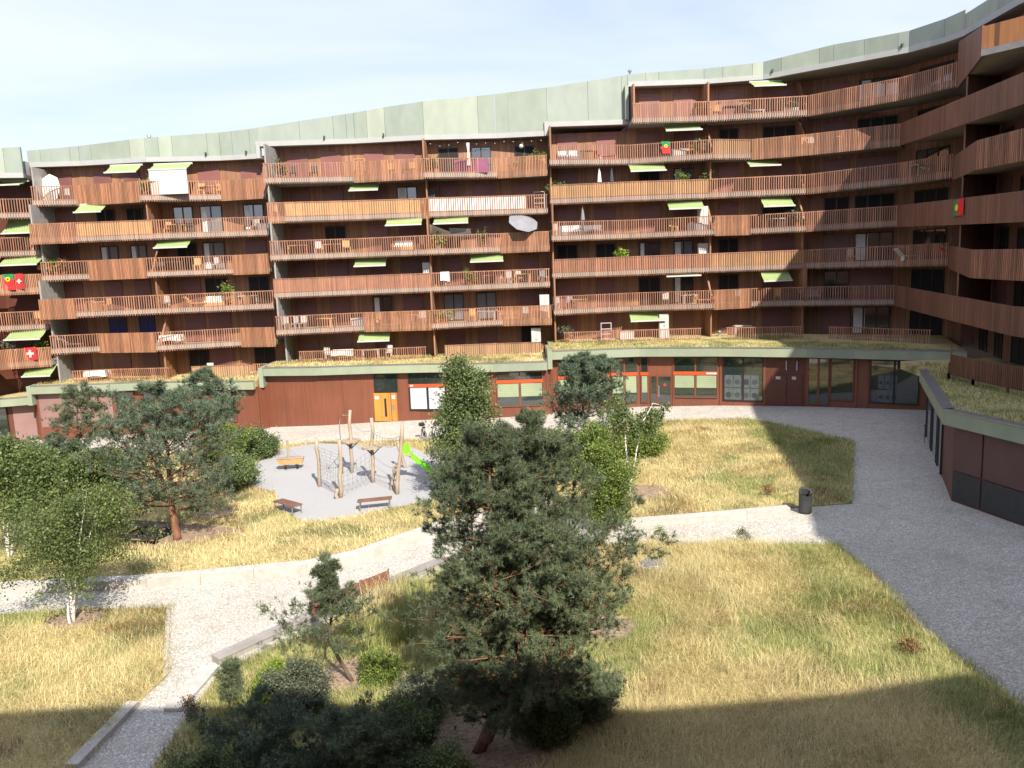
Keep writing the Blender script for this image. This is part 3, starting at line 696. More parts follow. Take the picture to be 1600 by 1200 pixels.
# tall block
g = gz(925, W_TAL); shopwin(W_TAL, 871, 953, g + .6, Z_TAL - .72, 3, True, 'blind', zband=g + 2.4)
g = gz(985, W_TAL); shopwin(W_TAL, 955, 995, g + .35, Z_TAL - .72, 2, True, 'blind', zband=g + 2.4)
shopwin(W_TAL, 1001, 1013, g + .35, Z_TAL - .72, 1, True, 'blind', zband=g + 2.4)
g = gz(1032, W_TAL); w = shopwin(W_TAL, 1016, 1026, g + .1, g + 2.3, 1, frame='rframe', name='side_light')
w = shopwin(W_TAL, 1026.5, 1048, g + .1, g + 2.3, 1, frame='rframe', name='shop_door')
build('door_handle', MB().slab(along(W_TAL, 1028, g + 1), along(W_TAL, 1029.5, g + 1), -.14, -.09, g + .7, g + 1.6), 'grey', w)
c = along(W_TAL, 1037, g + 1.6); ms = MB(); ms.tube([(c[0], c[1] - .11, g + 1.62), (c[0], c[1] - .09, g + 1.62)], .1, 12); build('no_entry_sign', ms, 'flagred', w)
g = gz(1086, W_TAL); w = shopwin(W_TAL, 1052, 1121, g + .6, Z_TAL - .72, 2, True, 'blind', zband=g + 2.3)
build('shop_sign', MB().slab(along(W_TAL, 1102, g + 2.4), along(W_TAL, 1119, g + 2.4), -.115, -.1, g + 2.34, g + 2.47), 'white', w)
def laundry(x0, x1, cols, xs):
    g = gz((x0 + x1) / 2, W_TAL); w = shopwin(W_TAL, x0, x1, g + .35, Z_TAL - .72, 2, pane='shopglass', frame='frame')
    for i in range(cols):
        for j in (0, 1):
            z = g + .75 + j * .95; xa = xs[0] + (xs[1] - xs[0]) * i / cols; xb = xs[0] + (xs[1] - xs[0]) * (i + .92) / cols
            a, b = np.array(along(W_TAL, xa, z)), np.array(along(W_TAL, xb, z))
            wm = build('washer_picture', MB().slab(a, b, -.045, -.037, z - .38, z + .5), 'washer', w)
            c = (a + b) / 2; n = nrm(a, b); r = np.linalg.norm(b - a) * .36; t = (b - a) / np.linalg.norm(b - a); mb = MB()
            V = [(*(c - n * .052 + t * r * math.cos(q)), z + .02 + r * math.sin(q)) for q in np.linspace(0, 2 * math.pi, 17)[:-1]]
            mb.add(V, [tuple(range(16))]); 
            mb2 = mb; m_ = 'darkc' if (i + j) % 3 else 'dgrey'
            o = build('washer_picture', mb2, m_, w)
laundry(1130, 1192, 4, (1132, 1186)); laundry(1359, 1436, 3, (1371, 1402))
g = gz(1225, W_TAL)
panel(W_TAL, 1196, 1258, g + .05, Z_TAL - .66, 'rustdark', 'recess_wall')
for x in (1216, 1241):
    d = panel(W_TAL, x - 11, x + 12, g + .06, g + 2.2, 'rustdark', 'entrance_door', None, .08)
    build('door_sign', MB().slab(along(W_TAL, x - 4, g + 2), along(W_TAL, x + 3, g + 2), -.11, -.08, g + 1.9, g + 2.1), 'white', d)
for x in (1228, 1244): build('strip_light', MB().slab(along(W_TAL, x, g + 3), along(W_TAL, x + 1.6, g + 3), -.12, -.06, g + 2.55, g + 3.2), 'white', bldg)
g = gz(1298, W_TAL); shopwin(W_TAL, 1262, 1295, g + .12, Z_TAL - .7, 2, frame='rframe', name='glazed_door'); shopwin(W_TAL, 1297, 1334, g + .5, Z_TAL - .7, 1, frame='rframe')
for px in (855, 1051, 1126, 1194, 1260, 1337, 1355):
    W = W_MID if px < 860 else W_TAL; g = gz(px, W); panel(W, px - 1.5, px + 1.5, g, (Z_MID if px < 860 else Z_TAL) - .6, 'rust', 'wall_mullion', None, .06)

Z_POD = Z_TAL; Z_TAL = rail('tall', 0) - 1.3
# --- the low pavilion that runs out from the shaded wing
PV = [tuple(hitz(x, y, Z_TAL)[:2]) for x, y in ((1437, 578), (1474, 640), (1600, 668))]
d0 = np.array(PV[2]) - np.array(PV[1]); PV.append(tuple(np.array(PV[1]) + d0 * 4.0))
pav = thing('shop_pavilion', (PV[1][0], PV[1][1], ground(PV[1][0])), 'low flat-roofed pavilion with plum panels and grassy roof below the shaded wing', 'pavilion')
PVr = [PV[0], PV[1], PV[2], PV[3]]
mf, mc = MB(), MB()
for a, b in zip(PVr, PVr[1:]): mf.slab(a, b, 0, .3, Z_TAL - .62, Z_TAL - .02); mc.slab(a, b, -.03, .4, Z_TAL - .018, Z_TAL + .04)
fa = build('roof_fascia', mf, 'pod', pav); build('coping', mc, 'grey', fa)
rf = MB(); rf.poly([(PVr[0][0] + .3, PVr[0][1] - .1), (PVr[1][0] + .36, PVr[1][1] + .1), (PVr[2][0] + .36, PVr[2][1]), (PVr[3][0] + .36, PVr[3][1]), (27.3, PVr[3][1]), (27.5, 30), (28.2, 38.5), (28.8, 46), (23.5, 46)], Z_TAL - .5, Z_TAL - .03)
build('grass_roof', rf, 'lawn', pav)
PW = back(PVr, .45); g0 = ground(PW[1][0])
mw = MB()
for a, b in zip(PW, PW[1:]): mw.slab(a, b, 0, .3, -.5, Z_TAL - .55)
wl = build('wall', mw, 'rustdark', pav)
L = np.linalg.norm(np.array(PW[3]) - np.array(PW[1]))
t = .0; dv = (np.array(PW[3]) - np.array(PW[1])) / L
for wd in (1.5, 2.6, 2.6, 1.0, 2.6, 2.6, 2.6):
    a, b = np.array(PW[1]) + dv * (t + .05), np.array(PW[1]) + dv * (t + wd - .05)
    build('wall_panel', MB().slab(a, b, -.03, .02, g0 + 1.35, Z_TAL - .62), 'plum', pav); build('base_panel', MB().slab(a, b, -.025, .02, g0 + .12, g0 + 1.3), 'dgrey', pav); t += wd
a, b = np.array(PW[0]), np.array(PW[1]); P = lambda q: a + (b - a) * q
for q0, q1 in ((.02, .25), (.28, .5), (.53, .68)):
    fr = MB(); fr.slab(P(q0), P(q0 + .015), -.08, .02, g0 + .1, Z_TAL - .7); fr.slab(P(q1 - .015), P(q1), -.08, .02, g0 + .1, Z_TAL - .7); fr.slab(P(q0 + .015), P(q1 - .015), -.075, .02, Z_TAL - .8, Z_TAL - .705)
    w = build('window', fr, 'frame', pav); build('pane', MB().slab(P(q0), P(q1), -.03, .01, g0 + .1, Z_TAL - .72), 'pane2', w)

# ------------------------------------------------------------------ ground, lawns, paths
def gp(px): return [tuple(hitg(x, y)[:2]) for x, y in px]
def gz2(x, y=0): return SLOPE * x
g = MB(); gs = 700
g.add([(-gs, -gs, -gs * SLOPE), (gs, -gs, gs * SLOPE), (gs, gs, gs * SLOPE), (-gs, gs, -gs * SLOPE)], [(0, 1, 2, 3)])
structure(build('courtyard_paving', g, 'cob'))
PLAY = gp([(443, 702), (500, 694), (560, 697), (640, 700), (688, 716), (722, 728), (735, 750), (712, 770), (640, 790), (560, 806), (500, 815), (470, 815), (437, 797), (432, 772), (375, 757), (362, 746), (400, 726)])
LAWN = dict(
    play=gp([(-420, 715), (-60, 716), (140, 712), (330, 706), (430, 698), (500, 691), (560, 691), (640, 688), (700, 690), (760, 690), (800, 720), (790, 770), (752, 806), (700, 812), (640, 840), (560, 868), (480, 886), (230, 909), (0, 922), (-420, 955)]),
    far=gp([(860, 696), (930, 672), (1030, 658), (1170, 655), (1335, 690), (1331, 787), (1240, 794), (1100, 805), (985, 815), (880, 818), (850, 760)]),
    near=gp([(700, 890), (800, 862), (960, 852), (1160, 850), (1310, 853), (1365, 900), (1440, 984), (1520, 1045), (1620, 1120), (1800, 1270), (1750, 1500), (600, 1500), (100, 1400), (240, 1200), (300, 1112), (345, 1050), (490, 985), (612, 926)]),
    front=gp([(-420, 1010), (0, 962), (130, 955), (265, 951), (262, 1056), (215, 1100), (122, 1200), (-60, 1420), (-420, 1420)]))
def inside(P, x, y):
    c = np.zeros(len(x), bool); n = len(P)
    for i in range(n):
        x0, y0 = P[i]; x1, y1 = P[(i + 1) % n]
        k = ((y0 > y) != (y1 > y)); c ^= k & (x < (x1 - x0) * (y - y0) / (y1 - y0 + 1e-12) + x0)
    return c
_tab = rng.random((64, 64))
def vnoise(x, y, s, o=0):
    x = x * s + o * 17.3; y = y * s + o * 9.1; xi, yi = np.floor(x).astype(int), np.floor(y).astype(int); fx, fy = x - xi, y - yi
    fx, fy = fx * fx * (3 - 2 * fx), fy * fy * (3 - 2 * fy); T = lambda a, b: _tab[a % 64, b % 64]
    return (T(xi, yi) * (1 - fx) + T(xi + 1, yi) * fx) * (1 - fy) + (T(xi, yi + 1) * (1 - fx) + T(xi + 1, yi + 1) * fx) * fy
def fb(x, y, s, o=0): return (vnoise(x, y, s, o) + .5 * vnoise(x, y, s * 2.1, o + 1) + .25 * vnoise(x, y, s * 4.3, o + 2)) / 1.75
for nm, P in LAWN.items():
    structure(build('lawn', MB().poly(P, lambda x, y: gz2(x) - .05, lambda x, y: gz2(x) + .05), 'lawn'))
structure(build('playground_gravel', MB().poly(PLAY, lambda x, y: gz2(x) - .02, lambda x, y: gz2(x) + .075), 'gravel'))
SOIL = [(115, 972, 1.0, .75), (985, 772, 1.7, 1.6), (275, 838, 2.6, 1.4), (552, 1060, 1.3, .9), (340, 805, 1.0, .6), (720, 770, 1.2, 1.0), (760, 1165, 2.0, 1.6), (950, 985, .8, .9)]
SP = []
for i, (x, y, a, b) in enumerate(SOIL):
    c = hitg(x, y); SP.append((c[0], c[1], a, b))
    pts = [(c[0] + a * math.cos(t) * (1 + .22 * math.sin(3 * t + i)), c[1] + b * math.sin(t) * (1 + .2 * math.cos(2 * t + i))) for t in np.linspace(0, 2 * math.pi, 25)[:-1]]
    structure(build('bare_soil', MB().poly(pts, lambda x, y: gz2(x) + .02, lambda x, y: gz2(x) + .075), 'soil'))
STRAW = np.array([(.62, .53, .265), (.70, .62, .35), (.50, .41, .19), (.64, .54, .27)]); GREEN = np.array([(.27, .31, .09), (.36, .39, .13), (.19, .24, .07), (.45, .45, .18)]); RUSSET = np.array([(.24, .11, .045)])
def grass(name, P, dens, L, w, greenness, label, cat, z0=None, excl=True, zf=None, lie=1.0, greenedge=None):
    P = np.array(P); lo, hi = P.min(0), P.max(0); A = (hi - lo).prod(); n = int(A * dens)
    x, y = rng.uniform(lo[0], hi[0], n), rng.uniform(lo[1], hi[1], n); jx = rng.normal(0, .14, (2, n)); k = inside(P, x + jx[0], y + jx[1])
    if excl:
        if name == 'dry_grass': k &= ~inside(np.array(PLAY), x, y)
        for cx, cy, a, b in SP: k &= (((x - cx) / a) ** 2 + ((y - cy) / b) ** 2 > rng.uniform(.6, 1.1, n))
    # visible wedge only, thinned by clump noise
    cl = fb(x, y, 1.3, 3); k &= rng.random(n) < .35 + 1.0 * cl
    x, y = x[k], y[k]; n = len(x)
    gmix = fb(x, y, .22, 5) + .35 * (fb(x, y, 1.1, 8) - .5) + greenness
    if greenedge is not None: gmix = gmix + greenedge(x, y)
    isg = rng.random(n) < np.clip((gmix - .52) * 4.5, .04, .93)
    rus = (fb(x, y, .5, 11) > .72) & (rng.random(n) < .35)
    col = np.where(isg[:, None], GREEN[rng.integers(0, 4, n)], STRAW[rng.integers(0, 4, n)]); col[rus] = RUSSET[0]
    col = col * (.87 + .26 * fb(x, y, .8, 14))[:, None]
    ang = 2 * math.pi * fb(x, y, .22, 20) * 2.6 + rng.normal(0, 1.3, n); bend = np.clip(rng.normal(1.0, .38, n), .05, 1.5) * np.where(isg, .6, 1) * lie
    ln = L * rng.uniform(.5, 1.3, n) * np.where(isg, .75, 1) * (.6 + .8 * fb(x, y, .6, 23))
    dx, dy = np.cos(ang), np.sin(ang); z = (SLOPE * x + .04) if zf is None else zf(x, y)
    ww = w * rng.uniform(.6, 1.3, n); px_, py_ = -dy * ww / 2, dx * ww / 2
    def pt(t, s):
        r = ln * (np.sin(bend * t * 1.25) * .9 * t); h = ln * t * np.cos(bend * t * .95)
        return np.c_[x + dx * r + px_ * s, y + dy * r + py_ * s, z + h]
    V = np.stack([pt(0, 1), pt(0, -1), pt(.55, .8), pt(.55, -.8), pt(1, .05)], 1).reshape(-1, 3)
    b = np.arange(n)[:, None] * 5
    F = np.concatenate([b + np.array([0, 1, 3]), b + np.array([0, 3, 2]), b + np.array([2, 3, 4])])
    o = build_np(name, V, F, 'grass', tone=np.repeat(col, 5, 0)); tag(o, label, cat, None, 'stuff'); return o
E3 = LAWN['near']
def edge_near(x, y):   # greener towards the shaded paving on the right-hand side
    return .0 + .35 * np.clip((x - (9.2 + (y - 18) * .02)) / 1.5, 0, 1) + .25 * np.clip((4 - x) / 5, 0, 1)
grass('dry_grass', LAWN['near'], 1000, .36, .009, .03, 'long straw-yellow meadow grass on the lawn nearest the shaded building edge', 'dry grass', greenedge=edge_near)
grass('dry_grass', LAWN['far'], 480, .28, .014, -.02, 'flattened straw grass on the lawn with the black litter bin at its corner', 'dry grass', greenedge=lambda x, y: .5 * np.clip((x - 13.2) / 2, 0, 1) + .25 * np.clip((34 - y) / 3, 0, 1))
grass('dry_grass', LAWN['play'], 200, .3, .019, -.02, 'dry yellow grass around the gravel playground', 'dry grass', greenedge=lambda x, y: .3 * np.clip((-22 - x) / 6, 0, 1))
grass('dry_grass', LAWN['front'], 640, .33, .011, .07, 'green and straw grass around the white-stemmed birch clump', 'dry grass', greenedge=lambda x, y: .35 * np.clip((y - 24) / 2, -.3, 1))
# grass on the roofs of the podium
for sec, P, Z, lab, dn in (('low', P_LOW, Z_LOW, 'parched grass on the podium roof below the lowest balconies', 60), ('mid', P_MID, Z_MID, 'parched grass on the podium roof over the orange entrance door', 70), ('tall', P_TAL[:-1], Z_POD, 'grass half in shade on the podium roof over the laundry window', 80)):
    A = back(P, .5); D = {'low': 61.8, 'mid': 61.8, 'tall': 62}[sec]
    poly = A + [(A[-1][0] + (3 if sec == 'tall' else 0), D - (5 if sec == 'tall' else 0)), (A[0][0], D)]
    grass('roof_grass', poly, dn * 2, .17, .026, .18 if sec == 'tall' else -.02, lab, 'roof grass', excl=False, zf=lambda x, y, Z=Z: 0 * x + Z - .03 + .03 * np.clip(y - 57, 0, 5), lie=.7, greenedge=(lambda x, y: .35 * np.clip((x - 16) / 4, 0, 1)) if sec == 'tall' else None)
q = [(PVr[0][0] + .5, PVr[0][1]), (PVr[1][0] + .5, PVr[1][1]), (PVr[2][0] + .5, PVr[2][1] - 3), (27, 24), (27.4, 32), (28, 40), (24, 45)]
grass('roof_grass', q, 140, .2, .022, .75, 'green shaded grass on the pavilion roof beside the wing', 'roof grass', excl=False, zf=lambda x, y: 0 * x + Z_TAL - .03, lie=.7)

grass('tall_grass', gp([(545, 985), (580, 945), (640, 915), (665, 940), (640, 1010), (570, 1030)]), 700, .85, .012, .12, 'tall yellow-green grass behind the seat wall backrests', 'tall grass', excl=False, lie=.45)
# kerbs and low walls
def kerb(px, h, w, label, cat='low wall', mat='conc', name='concrete_wall', group=None):
    P = gp(px); root = thing(name, (*P[0], ground(P[0][0])), label, cat, group)
    body, cap = MB(), MB()
    for a, b in zip(P, P[1:]):
        L = math.hypot(b[0] - a[0], b[1] - a[1]); n = max(1, round(L / 2.0)); a, b = np.array(a), np.array(b)
        for i in range(n):
            p, q = a + (b - a) * (i / n + .0012), a + (b - a) * ((i + 1) / n - .0012)
            za, zb = ground(p[0]), ground(q[0])
            body.slab(p, q, 0, w, za - .2, za + h - .03, 0, (zb - .2, zb + h - .03)); cap.slab(p, q, -.006, w + .006, za + h - .03, za + h, 0, (zb + h - .03, zb + h))
    build('wall_body', body, 'kerbc' if mat == 'conc' else mat, root); build('coping', cap, 'kerbt' if mat == 'conc' else mat, root); return root
kerb([(-300, 962), (0, 931), (230, 920), (480, 897), (560, 880), (640, 851), (700, 830), (760, 814)], .4, .42, 'long pale concrete seat wall along the playground lawn')
kerb([(880, 826), (985, 824), (1100, 815), (1235, 803)], .26, .4, 'low concrete kerb wall ending at the black litter bin')
kerb([(122, 1204), (217, 1104)], .16, .3, 'grey concrete kerb in the shade beside the front lawn', 'kerb', name='concrete_kerb')
kerb([(262, 1056), (266, 951)], .06, .12, 'thin flush kerb between birch lawn and cobbles', 'kerb', name='concrete_kerb')
kerb([(285, 1112), (343, 1044)], .1, .5, 'short sunlit concrete kerb leading to the timber seat wall', 'kerb', name='concrete_kerb')
P = gp([(343, 1040), (478, 978), (612, 919), (700, 882)])
sw = thing('seat_wall', (*P[0], ground(P[0][0])), 'low wall topped with weathered timber seat and red-brown backrest boards behind the small leaning pine', 'seat wall')
mb, pl = MB(), MB()
for a, b in zip(P, P[1:]):
    mb.slab(a, b, .03, .42, ground(a[0]) - .2, ground(a[0]) + .16, 0, (ground(b[0]) - .2, ground(b[0]) + .16))
    for i in range(4): pl.slab(a, b, .115 * i, .115 * i + .1, ground(a[0]) + .161, ground(a[0]) + .21, 0, (ground(b[0]) + .161, ground(b[0]) + .21))
build('wall_body', mb, 'concd', sw); build('seat_plank', pl, 'greyplank', sw)
A, B = np.array(P[1]), np.array(P[2]); 
for t0, t1 in ((.06, .32), (.34, .62), (.64, .97)):
    bk = MB(); a, b = A + (B - A) * t0, A + (B - A) * t1
    for j in range(4): bk.slab(a, b, -.03, .0, ground(a[0]) + .26 + .12 * j, ground(a[0]) + .37 + .12 * j)
    bo = build('backrest', bk, 'redplank', sw)
    for c in (a, b): build('backrest_post', MB().box((c[0], c[1] + .03, ground(c[0]) + .45), (.05, .05, .6)), 'grey', bo)
c = hitg(1020, 881, .1); mh = thing('drain_cover', c, 'round grey concrete drain cover sunk in the straw lawn', 'drain cover')
build('cover', MB().lathe((c[0], c[1], c[2]), [(.42, 0), (.42, .05), (.40, .07), (.0, .075)], 24), 'grey', mh); build('rim', MB().lathe((c[0], c[1], c[2] - .05), [(.52, 0), (.52, .06), (.44, .065)], 24), 'conc', mh)

# ------------------------------------------------------------------ litter bin
c = hitg(1258, 801); bn = thing('litter_bin', c, 'black metal litter bin standing where the shadow edge crosses the kerb', 'litter bin')
mb = MB(); r0 = .27
V = []; n = 18
for z, k in ((.04, .97), (.06, 1), (.86, 1)):
    for i in range(n): V.append((c[0] + r0 * k * math.cos(2 * math.pi * i / n), c[1] + r0 * .85 * k * math.sin(2 * math.pi * i / n), c[2] + z))
F = [(j * n + i, j * n + (i + 1) % n, (j + 1) * n + (i + 1) % n, (j + 1) * n + i) for j in range(2) for i in range(n)] + [tuple(range(n - 1, -1, -1))]
mb.add(V, F); build('body', mb, 'dgrey', bn)
mb = MB(); rim = [(c[0] + r0 * math.cos(2 * math.pi * i / n), c[1] + r0 * .85 * math.sin(2 * math.pi * i / n)) for i in range(n)]; inn = [(c[0] + .72 * (x - c[0]), c[1] + .6 * (y - c[1])) for x, y in rim]
tilt = lambda y: .90 + .14 * (y - c[1]) / .23
V = [(x, y, c[2] + .86) for x, y in rim] + [(x, y, c[2] + tilt(y)) for x, y in rim] + [(x, y, c[2] + tilt(y)) for x, y in inn] + [(x, y, c[2] + .62) for x, y in inn]
F = [(j * n + i, j * n + (i + 1) % n, (j + 1) * n + (i + 1) % n, (j + 1) * n + i) for j in range(3) for i in range(n)] + [tuple(range(3 * n, 4 * n))]
mb.add(V, F); build('hood', mb, 'dgrey', bn); build('opening', MB().add([(x, y, c[2] + .7) for x, y in inn], [tuple(range(n))]), 'black', bn)
build('base_plate', MB().lathe((c[0], c[1], c[2]), [(.24, -.02), (.24, .04)], 16), 'black', bn)

# ------------------------------------------------------------------ playground
def wob(a, b, r, n=6, amp=.04):
    a, b = np.array(a), np.array(b); return [a + (b - a) * i / (n - 1) + (np.r_[rng.normal(0, amp, 2), 0] if 0 < i < n - 1 else 0) for i in range(n)], [r * (1.05 - .15 * i / (n - 1)) for i in range(n)]
def zg(x, y): return hitg(340 + x / 3.81, 620 + y / 3.81, .07)
def ztop(base, x, y):
    p = hity(340 + x / 3.81, 620 + y / 3.81, base[1]); return p
cf = thing('climbing_frame', zg(800, 480), 'log-post climbing frame with rope nets, round decks and a lime green slide on the gravel', 'climbing frame')
POSTS = dict(a=((607, 535), (590, 245)), b=((730, 600), (723, 255)), c=((797, 452), (789, 78)), d=((925, 510), (915, 125)), e=((1068, 580), (1100, 150)), f=((1118, 422), (1072, 262)), h=((1030, 556), (1056, 398)), i=((709, 608), (709, 548)))
PP = {}
for k, (bs, tp) in POSTS.items():
    b = zg(*bs); t = ztop(b, *tp); PP[k] = (b, t)
    pts, rr = wob(b - np.array([0, 0, .2]), t, .1 if k != 'h' else .08, 6, .03); mb = MB().tube(pts, rr, 9); build('post', mb, 'wood', cf, True)
at = lambda k, z: PP[k][0] + (PP[k][1] - PP[k][0]) * (z / max(.1, PP[k][1][2] - PP[k][0][2]))
for k, z in (('c', 1.85), ('d', 1.95)):
    p = at(k, z); mb = MB(); n = 14
    V = [(p[0] + .55 * math.cos(2 * math.pi * i / n) * (1 + .05 * math.sin(i * 2.3)), p[1] + .55 * math.sin(2 * math.pi * i / n), p[2] + h) for h in (-.05, .04) for i in range(n)]
    mb.add(V, [tuple(range(n - 1, -1, -1)), tuple(range(n, 2 * n))] + [(i, (i + 1) % n, n + (i + 1) % n, n + i) for i in range(n)]); build('deck', mb, 'wood', cf)
    mb = MB()
    for q in range(3):
        an = q * 2.1; mb.bar((p[0], p[1], p[2] - .45), (p[0] + .42 * math.cos(an), p[1] + .42 * math.sin(an), p[2] - .06), .05)
    build('deck_brace', mb, 'dgrey', cf)
def rope(mb, a, b, sag=.15, r=.009, n=7):
    a, b = np.array(a), np.array(b); mb.tube([a + (b - a) * i / (n - 1) - np.array([0, 0, sag * 4 * (i / (n - 1)) * (1 - i / (n - 1))]) for i in range(n)], r, 4)
# spider-web net between two short posts
mb = MB(); a0, a1, b0, b1 = at('a', .35), at('a', 2.2), at('b', .35), at('b', 2.2); cc = (a0 + a1 + b0 + b1) / 4
rim = [a0 + (a1 - a0) * t for t in (0, .33, .66, 1)] + [a1 + (b1 - a1) * t for t in (.33, .66)] + [b1 + (b0 - b1) * t for t in (0, .33, .66, 1)] + [b0 + (a0 - b0) * t for t in (.33, .66)]
for p in rim: rope(mb, p, cc, .02, .009)
for k in (.22, .42, .62, .82):
    for p, q in zip(rim, rim[1:] + rim[:1]): rope(mb, cc + (p - cc) * k, cc + (q - cc) * k, .03, .008, 4)
for p, q in zip(rim, rim[1:] + rim[:1]): rope(mb, p, q, .03, .010, 4)
build('spider_net', mb, 'rope', cf)
# inclined net from net post to deck post
mb = MB(); p0, p1, q0, q1 = at('b', .15), at('b', 1.5), at('d', .3), at('d', 1.85)
for t in np.linspace(0, 1, 7): rope(mb, p0 + (p1 - p0) * t, q0 + (q1 - q0) * t, .22 * (1 - t) + .1, .008, 9)
for t in np.linspace(.1, .9, 7): rope(mb, p0 + (q0 - p0) * t - np.array([0, 0, .5 * t * (1 - t)]), p1 + (q1 - p1) * t - np.array([0, 0, .4 * t * (1 - t)]), .05, .008, 4)
build('climbing_net', mb, 'rope', cf)
mb = MB(); p0, p1 = at('c', 3.0), at('d', 2.85); rope(mb, p0, p1, .3); rope(mb, at('c', 1.9), at('d', 1.95), .35, .014); rope(mb, at('c', 1.9) + np.array([.2, 0, 0]), at('d', 1.95) + np.array([.2, -.1, 0]), .35, .014)
p0, p1 = at('d', 2.75), at('e', 3.0); rope(mb, p0, p1, .25); rope(mb, p0 - np.array([0, 0, .15]), p1 - np.array([0, 0, .2]), .55)
for t in np.linspace(.08, .92, 10):
    u = p0 + (p1 - p0) * t - np.array([0, 0, 1.0 * t * (1 - t)]); v = u - np.array([0, 0, .15 + 1.15 * t * (1 - t)]); rope(mb, u, v, 0, .012, 3)
for z in (.5, 1.0, 1.4): rope(mb, at('d', z + .1), at('e', z), .25)
rope(mb, at('d', 1.6), at('h', 1.1), .12); rope(mb, at('c', .5), at('a', 1.2), .2)
build('rope_bridge', mb, 'rope', cf)
p = at('c', 3.3); q = p + np.array([-.62, -.1, 0]); mb = MB().tube([p, p + np.array([-.4, -.06, .02]), q + np.array([0, 0, -.3]), (q[0], q[1], PP['c'][0][2])], .025, 6); build('fire_pole', mb, 'grey', cf, True)
mb = MB()
for z in (.3, .62, .94, 1.26): mb.bar(at('h', z) if z < 1.4 else at('h', 1.3), at('e', z), .06)
build('ladder_rung', mb, 'wood', cf)
pt_ = (at('e', 1.75) + at('f', 1.3)) / 2; top = zg(1085, 470); top = np.array([at('e', 1.5)[0] + .05, (at('e', 1.5)[1] + at('f', 1)[1]) / 2, PP['e'][0][2] + 1.45])
build('deck', MB().box((top[0] - .05, top[1], top[2] - .03), (.6, .9, .07)), 'wood', cf)
end = zg(1322, 500); end = end + np.array([0, 0, .28]); sl = MB(); n = 12; path = []
for i in range(n + 1):
    t = i / n; z = top[2] + (end[2] - top[2]) * (1 - (1 - t) ** 1.0) if t < .85 else None
    zz_ = top[2] + .03 + (end[2] - top[2]) * min(1, t * 1.14); path.append(np.array([top[0] + (end[0] - top[0]) * t, top[1] + (end[1] - top[1]) * t, zz_]))
dirx = (end - top)[:2]; dirx /= np.linalg.norm(dirx); nx = np.array([-dirx[1], dirx[0], 0])
for p, q in zip(path, path[1:]):
    w = nx * .15; up = np.array([0, 0, .11]); th = np.array([0, 0, .03])
    sl.hexa([p - w - th, q - w - th, q + w - th, p + w - th, p - w, q - w, q + w, p + w])
    for s in (-1, 1):
        e = w * s; ee = nx * .035 * s; sl.hexa([p + e - th, q + e - th, q + e + ee - th, p + e + ee - th, p + e + up, q + e + up, q + e + ee + up, p + e + ee + up])
so = build('slide', sl, 'slide', cf)
for s in (-1, 1):
    p = path[0] + nx * .18 * s; build('slide_guard', MB().hexa([p + np.array(v) for v in ((-.2, -.02, -.1), (.16, -.02, -.12), (.16, .02, -.12), (-.2, .02, -.1), (-.2, -.02, .5), (.06, -.02, .4), (.06, .02, .4), (-.2, .02, .5))]), 'slide', so)
p = path[-2]; build('slide_leg', MB().bar(p, (p[0], p[1], ground(p[0])), .14), 'slide', so)
# boat rocker
b = zg(440, 432); br = thing('boat_rocker', b, 'small wooden boat spring rocker with a mast on the playground gravel', 'spring rocker')
mb = MB(); Lh, Wd = .78, .3; sec = []
for t in (-1, -.6, 0, .6, 1):
    wv = Wd * (1 - .55 * max(0, t) ** 2 - .15 * max(0, -t) ** 2); sec.append([(b[0] + t * Lh, b[1] - wv, b[2] + .72), (b[0] + t * Lh * .85, b[1] - wv * .7, b[2] + .34), (b[0] + t * Lh * .85, b[1] + wv * .7, b[2] + .34), (b[0] + t * Lh, b[1] + wv, b[2] + .72)])
V = sum(sec, []); F = [(i * 4 + j, i * 4 + 4 + j, i * 4 + 5 + j, i * 4 + 1 + j) for i in range(4) for j in range(3)] + [(0, 1, 2, 3), (19, 18, 17, 16)]
mb.add(V, F); build('hull', mb, 'teak', br)
build('deck', MB().add([s[0] for s in sec] + [s[3] for s in sec[::-1]], [tuple(range(10))]), 'greyplank', br)
build('gunwale', MB().tube([np.array(s[0]) for s in sec] + [np.array(s[3]) for s in sec[::-1]] + [np.array(sec[0][0])], .03, 5), 'wood', br)
build('mast', MB().tube([(b[0] - .1, b[1], b[2] + .5), (b[0] - .12, b[1], b[2] + 1.75)], [.08, .07], 8), 'wood', br)
mb = MB(); rope(mb, (b[0] - .12, b[1], b[2] + 1.2), (b[0] + .6, b[1], b[2] + .75), .03); build('rope', mb, 'rope', br)
for x in (-.35, .35):
    mb = MB(); mb.tube([(b[0] + x + .09 * math.cos(t * 2.2), b[1] + .09 * math.sin(t * 2.2), b[2] + .36 * t / 16) for t in range(17)], .02, 5); build('spring', mb, 'black', br)
# benches
def bench(name, p, q, label, w=.55):
    p, q = np.array(p), np.array(q); t = (q - p)[:2]; L = np.linalg.norm(t); t /= L; n = np.array([-t[1], t[0]]); c = (p + q) / 2; root = thing(name, c, label, 'bench', 'backless benches around the playground'); st = MB()
    for i in range(5):
        o = (i - 2) * w / 5; a = p[:2] + n * o; b_ = q[:2] + n * o; st.bar((*a, p[2] + .45), (*b_, q[2] + .45), w / 5 - .015, .045)
    build('seat', st, 'plank', root)
    for e in (p + np.r_[t * .12, 0], q - np.r_[t * .12, 0]):
        mb = MB(); l, r = e[:2] + n * (w / 2 - .04), e[:2] - n * (w / 2 - .04); mb.bar((*l, e[2]), (*l, e[2] + .42), .05); mb.bar((*r, e[2]), (*r, e[2] + .42), .05); mb.bar((*l, e[2] + .4), (*r, e[2] + .4), .05); build('leg', mb, 'grey', root)
bench('bench', zg(362, 668), zg(482, 702), 'brown slatted bench where gravel meets dry grass below the boat rocker')
